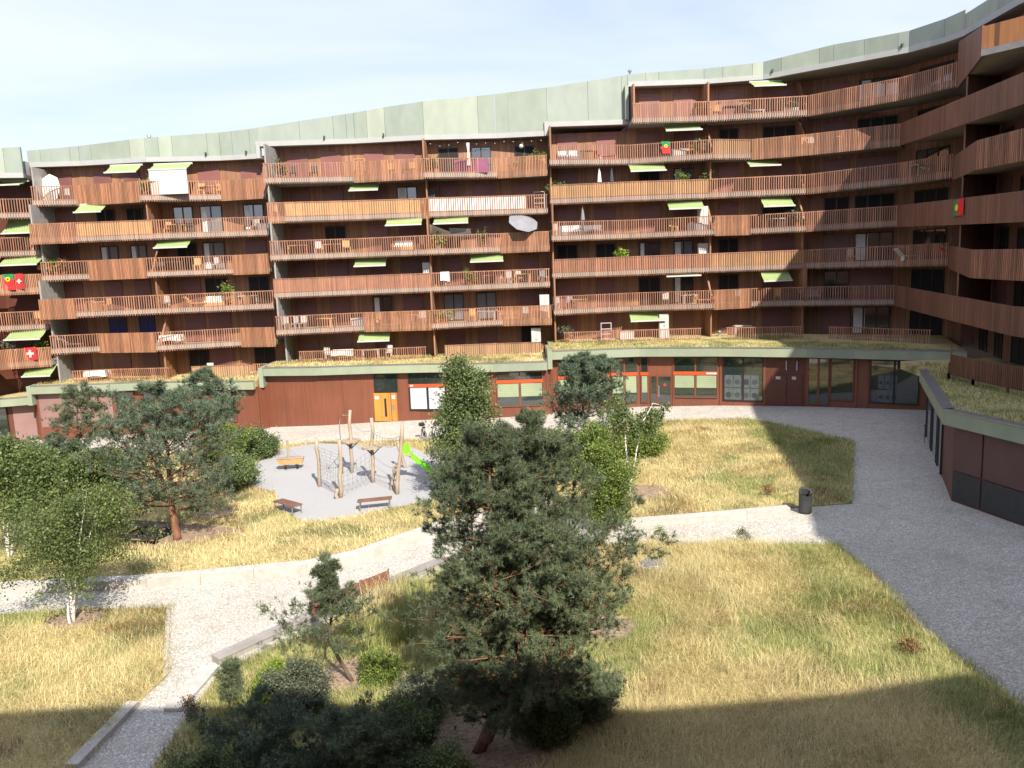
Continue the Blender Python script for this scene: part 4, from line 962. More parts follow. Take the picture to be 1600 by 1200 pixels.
bench('bench', zg(836, 676), zg(1040, 655), 'brown slatted bench on the gravel edge below the log posts', .5)
bench('bench', zg(118, 462), zg(172, 428), 'short brown bench half on grass next to the leafy shrubs')
# picnic table under the pine
c = hitg(232, 845); pt = thing('picnic_table', c, 'dark grey picnic table with attached seats in the shade of the reddish pine', 'picnic table')
a = -.25; ca, sa = math.cos(a), math.sin(a)
build('table_top', MB().box((c[0], c[1], c[2] + .75), (2.1, .8, .06), a), 'dgrey', pt)
for s in (-1, 1): build('seat', MB().box((c[0] - sa * s * .72, c[1] + ca * s * .72, c[2] + .45), (2.1, .32, .05), a), 'dgrey', pt)
for s in (-1, 1):
    x, y = c[0] + ca * s * .75, c[1] + sa * s * .75; mb = MB()
    mb.bar((x + sa * .75, y - ca * .75, c[2] + .40), (x - sa * .75, y + ca * .75, c[2] + .40), .06); mb.bar((x + sa * .6, y - ca * .6, c[2]), (x + sa * .2, y - ca * .2, c[2] + .72), .06); mb.bar((x - sa * .6, y + ca * .6, c[2]), (x - sa * .2, y + ca * .2, c[2] + .72), .06); build('leg', mb, 'black', pt)
# bicycles by the tree
def bicycle(c, a, label):
    root = thing('bicycle', c, label, 'bicycle', 'bicycles parked on the paving'); ca, sa = math.cos(a), math.sin(a); P = lambda x, z, y=0: (c[0] + ca * x - sa * y, c[1] + sa * x + ca * y, c[2] + z)
    for x in (-.52, .52):
        w = build('wheel', MB().tube([P(x + .33 * math.cos(t), .35 + .33 * math.sin(t)) for t in np.linspace(0, 2 * math.pi, 19)], .022, 6), 'black', root)
        sp = MB()
        for t in np.linspace(0, math.pi, 6)[:-1]: sp.bar(P(x - .31 * math.cos(t), .35 - .31 * math.sin(t)), P(x + .31 * math.cos(t), .35 + .31 * math.sin(t)), .006)
        build('spoke', sp, 'grey', w)
    fr = MB()
    for p, q in (((-.52, .35), (-.08, .32)), ((-.08, .32), (-.2, .85)), ((-.52, .35), (-.18, .8)), ((-.18, .78), (.38, .82)), ((-.08, .32), (.4, .72)), ((.52, .35), (.38, .98))): fr.bar(P(*p), P(*q), .035)
    build('frame', fr, 'dgrey', root); build('handlebar', MB().bar(P(.38, 1.0, -.28), P(.38, 1.0, .28), .03), 'black', root); build('saddle', MB().bar(P(-.34, .92), P(-.08, .92), .12, .06), 'black', root)
    build('basket', MB().box(P(.58, .98), (.3, .34, .22), a), 'dgrey', root)
g_ = hitg(663, 688); bicycle(g_, 1.9, 'dark bicycle with front basket standing in the sun by the leafy tree'); g_ = hitg(678, 688); bicycle(g_, 1.3, 'second dark bicycle half hidden behind the first one, next to the leafy tree')
# thin steel bollards near the shaded shops
for i, (x, y, lab) in enumerate(((1212, 622, 'thin steel post in front of the dark recessed doors'), (1288, 623, 'thin steel post in front of the glazed door'), (1444, 692, 'thin steel post beside the pavilion glass'))):
    c = hitg(x, y); o = thing('steel_post', c, lab, 'post', 'steel posts along the shops'); build('pole', MB().tube([(c[0], c[1], c[2]), (c[0], c[1], c[2] + .95)], .03, 8), 'grey', o); build('cap', MB().lathe((c[0], c[1], c[2] + .95), [(.045, 0), (.045, .03), (0, .04)], 8), 'dgrey', o)

# ------------------------------------------------------------------ trees and shrubs
class Foliage:
    def __init__(s): s.V, s.F, s.T, s.n = [], [], [], 0
    def add(s, V, F, T): s.V.append(V); s.F.append(F + s.n); s.T.append(T); s.n += len(V)
    def out(s): return np.concatenate(s.V), np.concatenate(s.F), np.concatenate(s.T)
def unit(a): return a / (np.linalg.norm(a, axis=-1, keepdims=True) + 1e-9)
def needles(P, D, T, n, L, w, spread=.95, shoot=.1):
    N = len(P); P = np.repeat(P, n, 0); D = np.repeat(D, n, 0); T = np.repeat(T, n); k = N * n
    o = P + D * (rng.random((k, 1)) ** .7 * shoot); d = unit(D * .55 + unit(rng.normal(size=(k, 3))) * spread); d[:, 2] += .12; ln = L * rng.uniform(.65, 1.2, (k, 1))
    s = unit(np.cross(d, rng.normal(size=(k, 3)))) * (w * .5)
    V = np.stack([o - s, o + s, o + d * ln], 1).reshape(-1, 3); F = np.arange(3 * k).reshape(-1, 3); return V, F, np.repeat(T, 3)
def leaves(P, D, T, n, L, spread=.16, droop=0.):
    N = len(P); P = np.repeat(P, n, 0); T = np.repeat(T, n); k = N * n
    o = P + rng.normal(size=(k, 3)) * spread; d = unit(rng.normal(size=(k, 3)) + np.array([0, 0, -droop])); ln = L * rng.uniform(.6, 1.25, (k, 1))
    s = unit(np.cross(d, rng.normal(size=(k, 3)))) * ln * .36
    V = np.stack([o, o + d * ln * .5 + s, o + d * ln, o + d * ln * .5 - s], 1).reshape(-1, 3); F = np.arange(4 * k).reshape(-1, 4)
    return V, np.concatenate([F[:, [0, 1, 2]], F[:, [0, 2, 3]]]), np.repeat(T, 4)
def grow(name, base, stems, prof, label, cat, kind='pine', bark='pinebark', leafm='pine', nprim=60, nsec=6, nsh=6, crown0=.25, r0=.12, L=.11, w=.012, nleaf=14, up=.25, droop=0., inner=.3, group=None, seed=1, fork=.0, spread=.15, flat=1.0):
    """stems: list of (top point, lean via point or None); prof: radius by height fraction of the tallest stem"""
    global rng
    rng = np.random.default_rng(seed); base = np.array(base, float); root = thing(name, base, label, cat, group)
    H = max(s[-1][2] for s in stems) - base[2]; tr = MB(); lines_ = []
    for j, s in enumerate(stems):
        ctl = [base + (np.r_[rng.normal(0, .12 if bark == 'birchbark' else .03, 2), 0] if j else 0)] + [np.array(p, float) for p in s]; pts = []
        for a, b in zip(ctl, ctl[1:]):
            for t in np.linspace(0, 1, 6)[:-1]: pts.append(a + (b - a) * t + np.r_[rng.normal(0, .012 * H / 5, 2), 0] * (t > 0))
        pts.append(ctl[-1]); pts = np.array(pts); m = len(pts); rr = r0 * (1 - np.linspace(0, 1, m) ** 1.1 * .93)
        if j: rr = rr * .75
        tr.tube(list(pts), list(rr), 8); lines_.append((pts, rr))
    hp, rp_ = [p[0] for p in prof], [p[1] for p in prof]; SP_, SD = [], []; ga = rng.uniform(0, 6)
    for i in range(nprim):
        pts, rr = lines_[i % len(lines_)]; hf = crown0 + (1 - crown0) * ((i + rng.random()) / nprim) ** .9; z = base[2] + hf * H
        zz_ = pts[:, 2]
        if z > zz_[-1]: z = rng.uniform(base[2] + crown0 * H, zz_[-1]); hf = (z - base[2]) / H
        o = np.array([np.interp(z, zz_, pts[:, c]) for c in range(3)]); ga += 2.4 + rng.normal(0, .3); R_ = np.interp(hf, hp, rp_) * rng.uniform(.6, 1.08)
        upk = up * (1.2 if hf > .7 else 1) + rng.normal(0, .12) - (.25 if hf < .4 and kind == 'pine' else 0); d = np.array([math.cos(ga), math.sin(ga), upk]); d /= np.linalg.norm(d); n = 6; br = [o]
        for k in range(1, n): dd = d + np.r_[rng.normal(0, .12, 2), rng.normal(0, .1) + (.06 if kind == 'pine' else -.02 - droop * .14) * k]; br.append(br[-1] + dd * R_ / (n - 1))
        br = np.array(br); rb = max(.008, np.interp(z, zz_, rr) * .42); tr.tube(list(br), list(rb * (1 - np.linspace(0, 1, n) * .8)), 5, 1 if bark == 'birchbark' else 0, False)
        for q in range(nsec):
            t = inner + (1 - inner) * (q + rng.random()) / nsec; f = t * (n - 1); a = int(min(n - 2, f)); p = br[a] + (br[a + 1] - br[a]) * (f - a); bd = unit(br[a + 1] - br[a])
            sd = unit(bd * .6 + unit(rng.normal(size=3)) * np.array([1, 1, .55 * flat]) * .9 + np.array([0, 0, .15 - droop * .5])); sl_ = R_ * rng.uniform(.16, .38) * (1.15 - .5 * t) + .06
            e = p + sd * sl_; tr.tube([p, (p + e) / 2 + np.array([0, 0, .02]), e], [rb * .35, rb * .25, rb * .1], 3, 1 if bark == 'birchbark' else 0, False)
            tt = rng.uniform(.25, 1.05, nsh); sp = p + (e - p) * tt[:, None] + rng.normal(0, .035 * R_ + .02, (nsh, 3)); SP_.append(sp); SD.append(unit(sd + rng.normal(0, .5, (nsh, 3)) + np.array([0, 0, .35 if kind == 'pine' else -droop])))
        sp = br[-1] + rng.normal(0, .05, (nsh, 3)); SP_.append(sp); SD.append(unit(d + rng.normal(0, .4, (nsh, 3)) + np.array([0, 0, .3])))
    for pts, rr in lines_:      # leaders
        for q in range(10): p = pts[-1] + (pts[-2] - pts[-1]) * rng.random(); SP_.append(p[None] + rng.normal(0, .03, (2, 3))); SD.append(unit(np.array([[0, 0, 1.]] * 2) + rng.normal(0, .35, (2, 3))))
    P, D = np.concatenate(SP_), np.concatenate(SD); T = np.clip(.5 + .9 * (fb(P[:, 0] * 1.3 + P[:, 2], P[:, 1] * 1.3 + P[:, 2] * .7, 1.5, 31) - .5) + rng.normal(0, .17, len(P)), 0, 1)
    V, F, TT = needles(P, D, T, nleaf, L, w) if kind == 'pine' else leaves(P, D, T, nleaf, L, spread, droop)
    build('trunk', tr, (bark, 'darkbark') if bark == 'birchbark' else bark, root, True); build_np('crown', V, F, leafm, root, TT); return root
def gpt(x, y): return hitg(x, y)
def tp(b, x, y, dy=0.): return hity(x, y, b[1] + dy)
# the big pine in the middle of the picture: leaning trunk, several reddish stems
b = gpt(748, 1178)
via = tp(b, 800, 1062, .15); via2 = tp(b, 818, 1015, .2)
grow('pine_tree', b, [(via, via2, tp(b, 826, 880, .5), tp(b, 824, 655, .6)), (via, via2, tp(b, 770, 905, -.3), tp(b, 762, 672, -.2)), (via, tp(b, 845, 960, 1.0), tp(b, 862, 692, 1.0)), (via, tp(b, 730, 990, .8), tp(b, 738, 728, .8)), (via, via2, tp(b, 800, 880, .1), tp(b, 792, 690, .1)), (via, tp(b, 870, 1010, -.5), tp(b, 938, 840, -.3))],
     [(0, .9), (.15, 1.6), (.3, 1.85), (.5, 1.6), (.7, 1.35), (.85, .85), (1, .4)], 'tall dark pine with several reddish stems in front of the seat wall and straw lawn', 'pine tree', nprim=320, nsec=9, nsh=6, crown0=.12, r0=.17, L=.105, w=.0115, nleaf=26, inner=.12, seed=3)
b = gpt(552, 1068)
grow('pine_tree', b, [(tp(b, 514, 1002, .1), tp(b, 518, 960, .1), tp(b, 511, 884, 0))], [(0, .2), (.3, 1.3), (.42, 1.75), (.52, 1.35), (.58, .35), (.64, .4), (.69, .85), (.74, .25), (.86, .08), (.94, .35), (1, .25)], 'small leaning pine with a bare pale trunk beside the timber seat wall', 'pine tree', bark='darkbark', nprim=44, nsec=7, nsh=6, crown0=.33, r0=.06, L=.11, w=.014, nleaf=14, inner=.4, seed=5)
b = gpt(278, 845)
grow('pine_tree', b, [(tp(b, 268, 790), tp(b, 262, 700, .2), tp(b, 238, 606, .3)), (tp(b, 268, 790), tp(b, 240, 715, -.4), tp(b, 205, 640, -.6)), (tp(b, 268, 790), tp(b, 300, 700, .8), tp(b, 318, 640, 1.0))],
     [(0, .5), (.25, 2.6), (.4, 3.0), (.6, 2.4), (.8, 1.5), (1, .4)], 'broad pine with orange-brown trunk shading the picnic table', 'pine tree', leafm='pineblue', nprim=120, nsec=8, nsh=6, crown0=.22, r0=.19, L=.17, w=.024, nleaf=11, inner=.3, seed=7)
b = gpt(330, 720)
grow('pine_tree', b, [(tp(b, 326, 650), tp(b, 318, 580))], [(0, .4), (.3, 2.2), (.6, 2.1), (.8, 1.3), (1, .3)], 'slim pine in front of the rust wall behind the broad pine', 'pine tree', leafm='pineblue', nprim=60, nsec=6, nsh=5, crown0=.3, r0=.1, L=.2, w=.032, nleaf=10, inner=.4, seed=9)
b = gpt(128, 730)
grow('pine_tree', b, [(tp(b, 122, 680), tp(b, 119, 605)), (tp(b, 122, 680), tp(b, 140, 620))], [(0, .4), (.25, 1.8), (.5, 2.0), (.75, 1.3), (1, .4)], 'thin-crowned pine in front of the mauve wall panels', 'pine tree', bark='darkbark', leafm='pine', nprim=60, nsec=6, nsh=5, crown0=.3, r0=.1, L=.19, w=.03, nleaf=8, inner=.45, seed=11)
b = gpt(915, 715)
grow('pine_tree', b, [(tp(b, 912, 650), tp(b, 905, 558)), (tp(b, 914, 660), tp(b, 938, 566))], [(0, .4), (.2, 2.0), (.4, 2.5), (.65, 1.9), (.85, 1.0), (1, .3)], 'bushy pine in front of the shop windows with the red band', 'pine tree', bark='darkbark', leafm='pineblue', nprim=90, nsec=7, nsh=6, crown0=.28, r0=.12, L=.19, w=.03, nleaf=10, inner=.3, seed=13)
b = gpt(358, 1108)
grow('young_pine', b, [(tp(b, 362, 1042),)], [(0, .3), (.5, .45), (1, .1)], 'young dark pine shoot at the shadow edge by the concrete kerb', 'young pine', bark='darkbark', nprim=22, nsec=4, nsh=4, crown0=.1, r0=.03, L=.11, w=.012, nleaf=14, up=1.1, seed=15)
# deciduous trees
b = gpt(722, 778)
grow('leafy_tree', b, [(tp(b, 722, 700), tp(b, 714, 570)), (tp(b, 730, 700), tp(b, 738, 590))], [(0, .7), (.3, 1.8), (.55, 1.55), (.75, 1.0), (1, .35)], 'upright leafy tree between slide and shop windows', 'leafy tree', kind='leaf', bark='darkbark', leafm='alder', nprim=80, nsec=6, nsh=4, crown0=.1, r0=.1, L=.115, nleaf=13, up=.5, inner=.2, spread=.2, seed=17)
b = gpt(116, 974)
grow('birch_tree', b, [(tp(b, 106, 900, .2), tp(b, 85, 780, .4)), (tp(b, 118, 900, -.2), tp(b, 135, 770, -.3)), (tp(b, 124, 900, .3), tp(b, 160, 760, .5)), (tp(b, 100, 900, .5), tp(b, 50, 800, 1.0))], [(0, .3), (.3, 1.3), (.5, 2.1), (.75, 1.7), (1, .7)], 'white-stemmed birch clump leaning over the front lawn corner', 'birch tree', kind='leaf', bark='birchbark', leafm='birch', nprim=80, nsec=7, nsh=4, crown0=.42, r0=.06, L=.085, nleaf=8, up=.2, droop=.9, inner=.2, spread=.16, seed=19)
b = gpt(14, 873)
grow('birch_tree', b, [(tp(b, 4, 800), tp(b, 20, 690)), (tp(b, 22, 820), tp(b, 60, 705)), (tp(b, 10, 800), tp(b, -30, 700))], [(0, .3), (.3, 1.2), (.6, 2.2), (.8, 1.9), (1, .6)], 'birch with white stems cut by the picture edge', 'birch tree', kind='leaf', bark='birchbark', leafm='birch', nprim=75, nsec=6, nsh=4, crown0=.4, r0=.06, L=.12, nleaf=7, up=.35, droop=.6, inner=.2, spread=.2, seed=21)
b = gpt(140, 868)
grow('birch_tree', b, [(tp(b, 132, 800), tp(b, 125, 720)), (tp(b, 92, 800), tp(b, 80, 735))], [(0, .6), (.3, 2.0), (.6, 2.2), (.85, 1.5), (1, .5)], 'dense green birch between the white-stemmed clump and the picnic table', 'birch tree', kind='leaf', bark='birchbark', leafm='birch', nprim=80, nsec=6, nsh=4, crown0=.2, r0=.06, L=.12, nleaf=8, up=.35, droop=.5, inner=.15, spread=.2, seed=22)
b = gpt(985, 774)
grow('birch_tree', b, [(tp(b, 978, 700), tp(b, 975, 645), tp(b, 960, 622, .3)), (tp(b, 990, 730), tp(b, 1002, 665), tp(b, 1020, 630, .2), tp(b, 1042, 636, .2))], [(0, .2), (.55, .4), (.75, .8), (1, .6)], 'slender weeping birch with two white stems on bare soil', 'birch tree', kind='leaf', bark='birchbark', leafm='birch', nprim=36, nsec=6, nsh=3, crown0=.7, r0=.06, L=.12, nleaf=5, up=.1, droop=1.6, inner=.2, spread=.12, seed=23)
b = gpt(950, 830)
grow('leafy_tree', b, [(tp(b, 945, 780), tp(b, 940, 700)), (tp(b, 955, 780), tp(b, 965, 740))], [(0, .6), (.35, 1.0), (.7, 1.05), (1, .4)], 'bright green young maple beside the low concrete kerb', 'leafy tree', kind='leaf', bark='darkbark', leafm='maple', nprim=60, nsec=6, nsh=4, crown0=.12, r0=.05, L=.09, nleaf=11, up=.45, inner=.15, spread=.16, seed=25)
SH = [(925, 745, 930, 668, 1.9, 'maple', 'leafy_shrub', 'big bright green shrub in front of the bushy pine'), (1003, 715, 1003, 668, 1.2, 'maple', 'leafy_shrub', 'green shrub behind the two white birch stems'), (870, 730, 868, 680, 1.6, 'alder', 'leafy_shrub', 'dark green shrub between upright leafy tree and bushy pine'),
      (340, 735, 342, 668, 1.8, 'maple', 'leafy_shrub', 'bright green shrub next to the short bench'), (402, 718, 403, 675, 1.1, 'alder', 'leafy_shrub', 'round dark shrub alone on the lawn tip near the rust wall'), (362, 765, 358, 710, 1.3, 'alder', 'leafy_shrub', 'dark green shrub under the broad pine near the gravel edge'),
      (80, 735, 85, 690, 2.2, 'pineblue', 'leafy_shrub', 'blue-green shrub below the thin-crowned pine'), (180, 770, 170, 710, 2.2, 'birch', 'leafy_shrub', 'yellow-green shrub behind the dense birch'), (20, 760, 20, 700, 2.0, 'birch', 'leafy_shrub', 'pale green shrub in front of the far mauve panel'),
      (470, 1120, 468, 1040, .95, 'willow', 'leafy_shrub', 'grey-green willow shrub below the small leaning pine'), (425, 1105, 428, 1045, .42, 'yellowleaf', 'leafy_shrub', 'small lime-yellow sapling by the grey-green willow'), (590, 1070, 592, 1030, .45, 'maple', 'leafy_shrub', 'small fresh green shrub between leaning pine and tall dark pine'), (660, 1115, 655, 1065, .7, 'willow', 'leafy_shrub', 'grey shrub at the foot of the tall dark pine'),
      (600, 1245, 600, 1125, 1.2, 'pine', 'leafy_shrub', 'dark needle shrub in full shade just before the tall pine trunk'), (400, 1240, 400, 1090, 1.3, 'pineblue', 'leafy_shrub', 'dark shrub in full shade next to the shaded cobble path'), (520, 1235, 520, 1115, 1.2, 'pineblue', 'leafy_shrub', 'dark juniper-like shrub in full shade below the bare soil'), (625, 1190, 625, 1110, .9, 'alder', 'leafy_shrub', 'dark leafy shrub in shade near the leaning tall pine'), (860, 1160, 862, 1110, .7, 'alder', 'leafy_shrub', 'low dark shrub behind the leaning trunk of the tall pine'), (910, 1130, 915, 1050, .9, 'pine', 'leafy_shrub', 'dark shrub where pine meets the straw lawn'), (690, 1260, 690, 1190, 1.0, 'alder', 'leafy_shrub', 'black-green shrub at the shaded bottom edge'), (300, 1300, 320, 1190, .9, 'alder', 'leafy_shrub', 'shaded shrub overhanging the cobble path end'),
      (700, 668, 701, 640, .8, 'alder', 'leafy_shrub', 'small shrub behind the parked bicycles')]
for i, (x, y, tx, ty, rad, lm, nm, lab) in enumerate(SH):
    b = gpt(x, y); near = b[1] < 26; pin = lm.startswith('pine')
    if i == len(SH) - 1: continue
    js = np.random.default_rng(500 + i); sp_ = rad * 1202 / b[1] * .75
    grow(nm, b, [(tp(b, tx, ty),)] + [(tp(b, tx + js.uniform(-sp_, sp_), ty + js.uniform(.1, .55) * (y - ty), js.uniform(-.6, .6) * rad),) for _ in range(5)], [(0, rad * .5), (.3, rad * .72), (.7, rad * .55), (1, rad * .2)], lab, 'shrub', kind='pine' if pin else 'leaf', bark='darkbark', leafm=lm, nprim=64 if near else 54, nsec=7, nsh=5, crown0=.03, r0=.03, L=(.052 if near else .105) if not pin else (.1 if near else .2), w=.014 if near else .03, nleaf=12 if near else 14, up=.5, inner=.2, spread=.1 if near else .2, seed=40 + i)
# weeds: russet docks and green tufts standing in the lawns
WD = [(1420, 1030, 'russet', 'orange-brown dock by the shadow tip of the straw lawn'), (1200, 778, 'russet', 'reddish dock near the litter bin'), (1032, 848, 'maple', 'green tuft growing out of the cobbles at the lawn edge'), (1160, 850, 'alder', 'small thistle at the cobble edge of the straw lawn'), (298, 1125, 'russet', 'brown dry stalks at the shadow edge of the cobble path'), (560, 985, 'russet', 'orange weed between small pine and tall pine'), (545, 1000, 'maple', 'green weeds under the small leaning pine')]
for i, (x, y, lm, lab) in enumerate(WD):
    b = gpt(x, y); h = .6
    grow('weed', b, [(b + np.array([.05, .02, h]),), (b + np.array([-.12, .1, h * .8]),), (b + np.array([.15, -.1, h * .7]),)], [(0, .12), (.5, .15), (1, .05)], lab, 'weed', kind='leaf', bark='darkbark', leafm=lm, nprim=12, nsec=3, nsh=2, crown0=.05, r0=.01, L=.05, nleaf=4, up=.9, spread=.06, seed=90 + i)
# ------------------------------------------------------------------ furniture and things on the balconies
PROTO = {}
def part(name, mb, mat, root): return build(name, mb, mat, root)
def make(kind, mats, loc):
    """builds one piece of furniture at loc (faces -Y); returns its Empty"""
    x, y, z = loc; r = thing(kind, loc, '', ''); m0 = mats[0]; m1 = mats[1] if len(mats) > 1 else m0; B = lambda cx, cy, cz, dx, dy, dz, nm, m: part(nm, MB().box((x + cx, y + cy, z + cz), (dx, dy, dz)), m, r)
    if kind == 'chair':
        B(0, 0, .44, .5, .48, .06, 'seat', m0); B(0, .24, .74, .5, .05, .5, 'backrest', m0)
        for i in (-1, 1):
            for j in (-1, 1): B(.22 * i, .2 * j, .205, .05, .05, .41, 'leg', m1)
    elif kind == 'table':
        B(0, 0, .73, 1.3, .8, .05, 'table_top', m0)
        for i in (-1, 1):
            for j in (-1, 1): B(.58 * i, .34 * j, .352, .06, .06, .704, 'leg', m1)
    elif kind == 'covered_table':
        B(0, 0, .735, 1.6, .85, .03, 'table_top', m1)
        mb = MB(); n = 24; V = []
        for zz_, k in ((.76, .97), (.74, 1.0), (.32, 1.06)):
            for i in range(n):
                a = 2 * math.pi * i / n; cx, cy = math.cos(a), math.sin(a); s = 1 / max(abs(cx), abs(cy)); V.append((x + .82 * cx * s * k * (1 + .02 * math.sin(5 * a) * (zz_ < .5)), y + .45 * cy * s * k, z + zz_ + (.06 * math.sin(3 * a) if zz_ < .5 else 0)))
        mb.add(V, [tuple(range(n))] + [(j * n + i, j * n + (i + 1) % n, (j + 1) * n + (i + 1) % n, (j + 1) * n + i) for j in range(2) for i in range(n)]); part('cloth', mb, m0, r)
        for i in (-1, 1): B(.7 * i, 0, .36, .06, .5, .72, 'leg', m1)
    elif kind == 'sofa':
        B(0, 0, .2, 1.7, .75, .25, 'base', m1); B(0, .34, .55, 1.7, .14, .5, 'backrest', m1)
        for i in (-1, 1): B(.8 * i, -.02, .42, .12, .7, .34, 'armrest', m1); B(.37 * i, -.04, .39, .7, .6, .13, 'cushion', m0); B(.37 * i, .22, .62, .66, .12, .38, 'cushion', m0)
    elif kind == 'lounger':
        B(.25, 0, .34, 1.3, .6, .07, 'bed', m0); part('backrest', MB().bar((x - .4, y, z + .36), (x - .85, y, z + .85), .6, .06), m0, r)
        for i in (-.35, .8): B(i, 0, .155, .06, .55, .31, 'leg', m1)
    elif kind == 'cabinet':
        B(0, 0, .95, .75, .4, 1.9, 'body', m0)
        for i in (-1, 1):
            d = B(.185 * i, -.21, .96, .355, .02, 1.78, 'door', m0); part('handle', MB().box((x + .04 * i, y - .23, z + 1.0), (.02, .02, .15)), 'grey', d)
    elif kind == 'shelf':
        for i in (-1, 1): B(.4 * i, 0, .7, .05, .3, 1.4, 'side_panel', m0)
        for h in (.1, .5, .9, 1.37): B(0, 0, h, .75, .3, .04, 'shelf_board', m0)
    elif kind == 'storage_box':
        B(0, 0, .3, 1.1, .5, .56, 'body', m0); B(0, 0, .6, 1.16, .54, .05, 'lid', m1)
    elif kind == 'potted_plant':
        part('pot', MB().lathe((x, y, z), [(.15, 0), (.2, .32), (.22, .36), (.17, .36), (.16, .3)], 12), m0, r)
        P = np.array([x, y, z + .75]) + rng.normal(size=(70, 3)) * np.array([.22, .2, .24]); V, F, T = leaves(P, P, rng.random(70), 6, .16, .1); build_np('foliage', V, F, m1, r, T)
    elif kind == 'planter_box':
        B(0, 0, .2, 1.1, .3, .36, 'trough', m0); P = np.array([x, y, z + .55]) + rng.normal(size=(90, 3)) * np.array([.4, .12, .16]); V, F, T = leaves(P, P, rng.random(90), 6, .14, .09); build_np('foliage', V, F, m1, r, T)
    elif kind == 'closed_parasol':
        part('pole', MB().tube([(x, y, z), (x, y, z + 2.35)], .025, 6), 'grey', r); part('folded_canopy', MB().lathe((x, y, z), [(.03, 1.15), (.17, 1.2), (.13, 1.6), (.07, 2.05), (.02, 2.3)], 9), m0, r); part('base', MB().lathe((x, y, z), [(.25, 0), (.25, .07), (.05, .1)], 12), m1, r)
    elif kind == 'lantern':
        B(0, 0, .02, .2, .2, .04, 'base', m0); B(0, 0, .2, .16, .16, .3, 'glass_body', 'pane2'); B(0, 0, .38, .2, .2, .05, 'top', m0)
    elif kind == 'barbecue':
        part('kettle', MB().lathe((x, y, z), [(.05, .55), (.26, .7), (.29, .82), (.22, .98), (.04, 1.05)], 12), m0, r)
        for a in (0, 2.1, 4.2): part('leg', MB().bar((x + .2 * math.cos(a), y + .2 * math.sin(a), z + .68), (x + .32 * math.cos(a), y + .32 * math.sin(a), z), .03), m0, r)
    elif kind == 'drying_rack':
        f = MB()
        for i in (-1, 1): f.bar((x + .6 * i, y - .3, z), (x + .6 * i, y + .3, z + .95), .03); f.bar((x + .6 * i, y + .3, z), (x + .6 * i, y - .3, z + .95), .03)
        for h in np.linspace(-.3, .3, 5): f.bar((x - .6, y + h, z + .95), (x + .6, y + h, z + .95), .015)
        part('frame', f, 'grey', r)
        for q, (o, wd) in enumerate(((-.35, .4), (.2, .5))): B(o, -.02 + q * .1, .72, wd, .02, .5, 'towel', m0)
    return r
CATS = dict(covered_table='table', closed_parasol='parasol', potted_plant='plant', planter_box='plants', storage_box='box', drying_rack='drying rack')
def place(kind, mats, sec, k, px, label, rz=0., back_=.75, dzf=0.):
    base = 'tall' if sec == 'wing' else sec; zf = rail(base, k) - 1.1 + dzf + (.24 if k == 0 else 0); Y = 60.
    for _ in range(3):
        X = xat(px, Y, zf + .5); yr = rail_y(sec, k, X) if (sec, k) in ROWS else (wall_y(sec, X) - 2.3); Y = yr + back_
    loc = (X, Y, zf + .002); key = (kind, tuple(mats)); cat = CATS.get(kind, kind.replace('_', ' ')); grp = 'balcony ' + {'storage_box': 'storage boxes', 'shelf': 'shelves'}.get(kind, kind.replace('_', ' ') + 's')
    if key not in PROTO:
        o = PROTO[key] = make(kind, mats, loc); o['label'] = label; o['category'] = cat; o['group'] = grp; o.rotation_euler = (0, 0, rz); return o
    return dup(PROTO[key], loc, rz, label, grp)
W_, T_, BR, DK, GR = ('white', 'white'), ('teak', 'teak'), ('brownf', 'brownf'), ('darkc', 'dgrey'), ('grayc', 'grey')
FL = {0: 'garden level', 1: 'first balcony row', 2: 'second balcony row', 3: 'third balcony row', 4: 'fourth balcony row', 5: 'fifth balcony row', 6: 'sixth balcony row'}
BK = dict(far='shadowed end block', low='lowest block', mid='middle block', tall='tallest block', wing='shaded wing')
def L_(what, sec, k, rest): return f'{what} on the {FL[k]} of the {BK[sec]}' + (', ' + rest if rest else '')
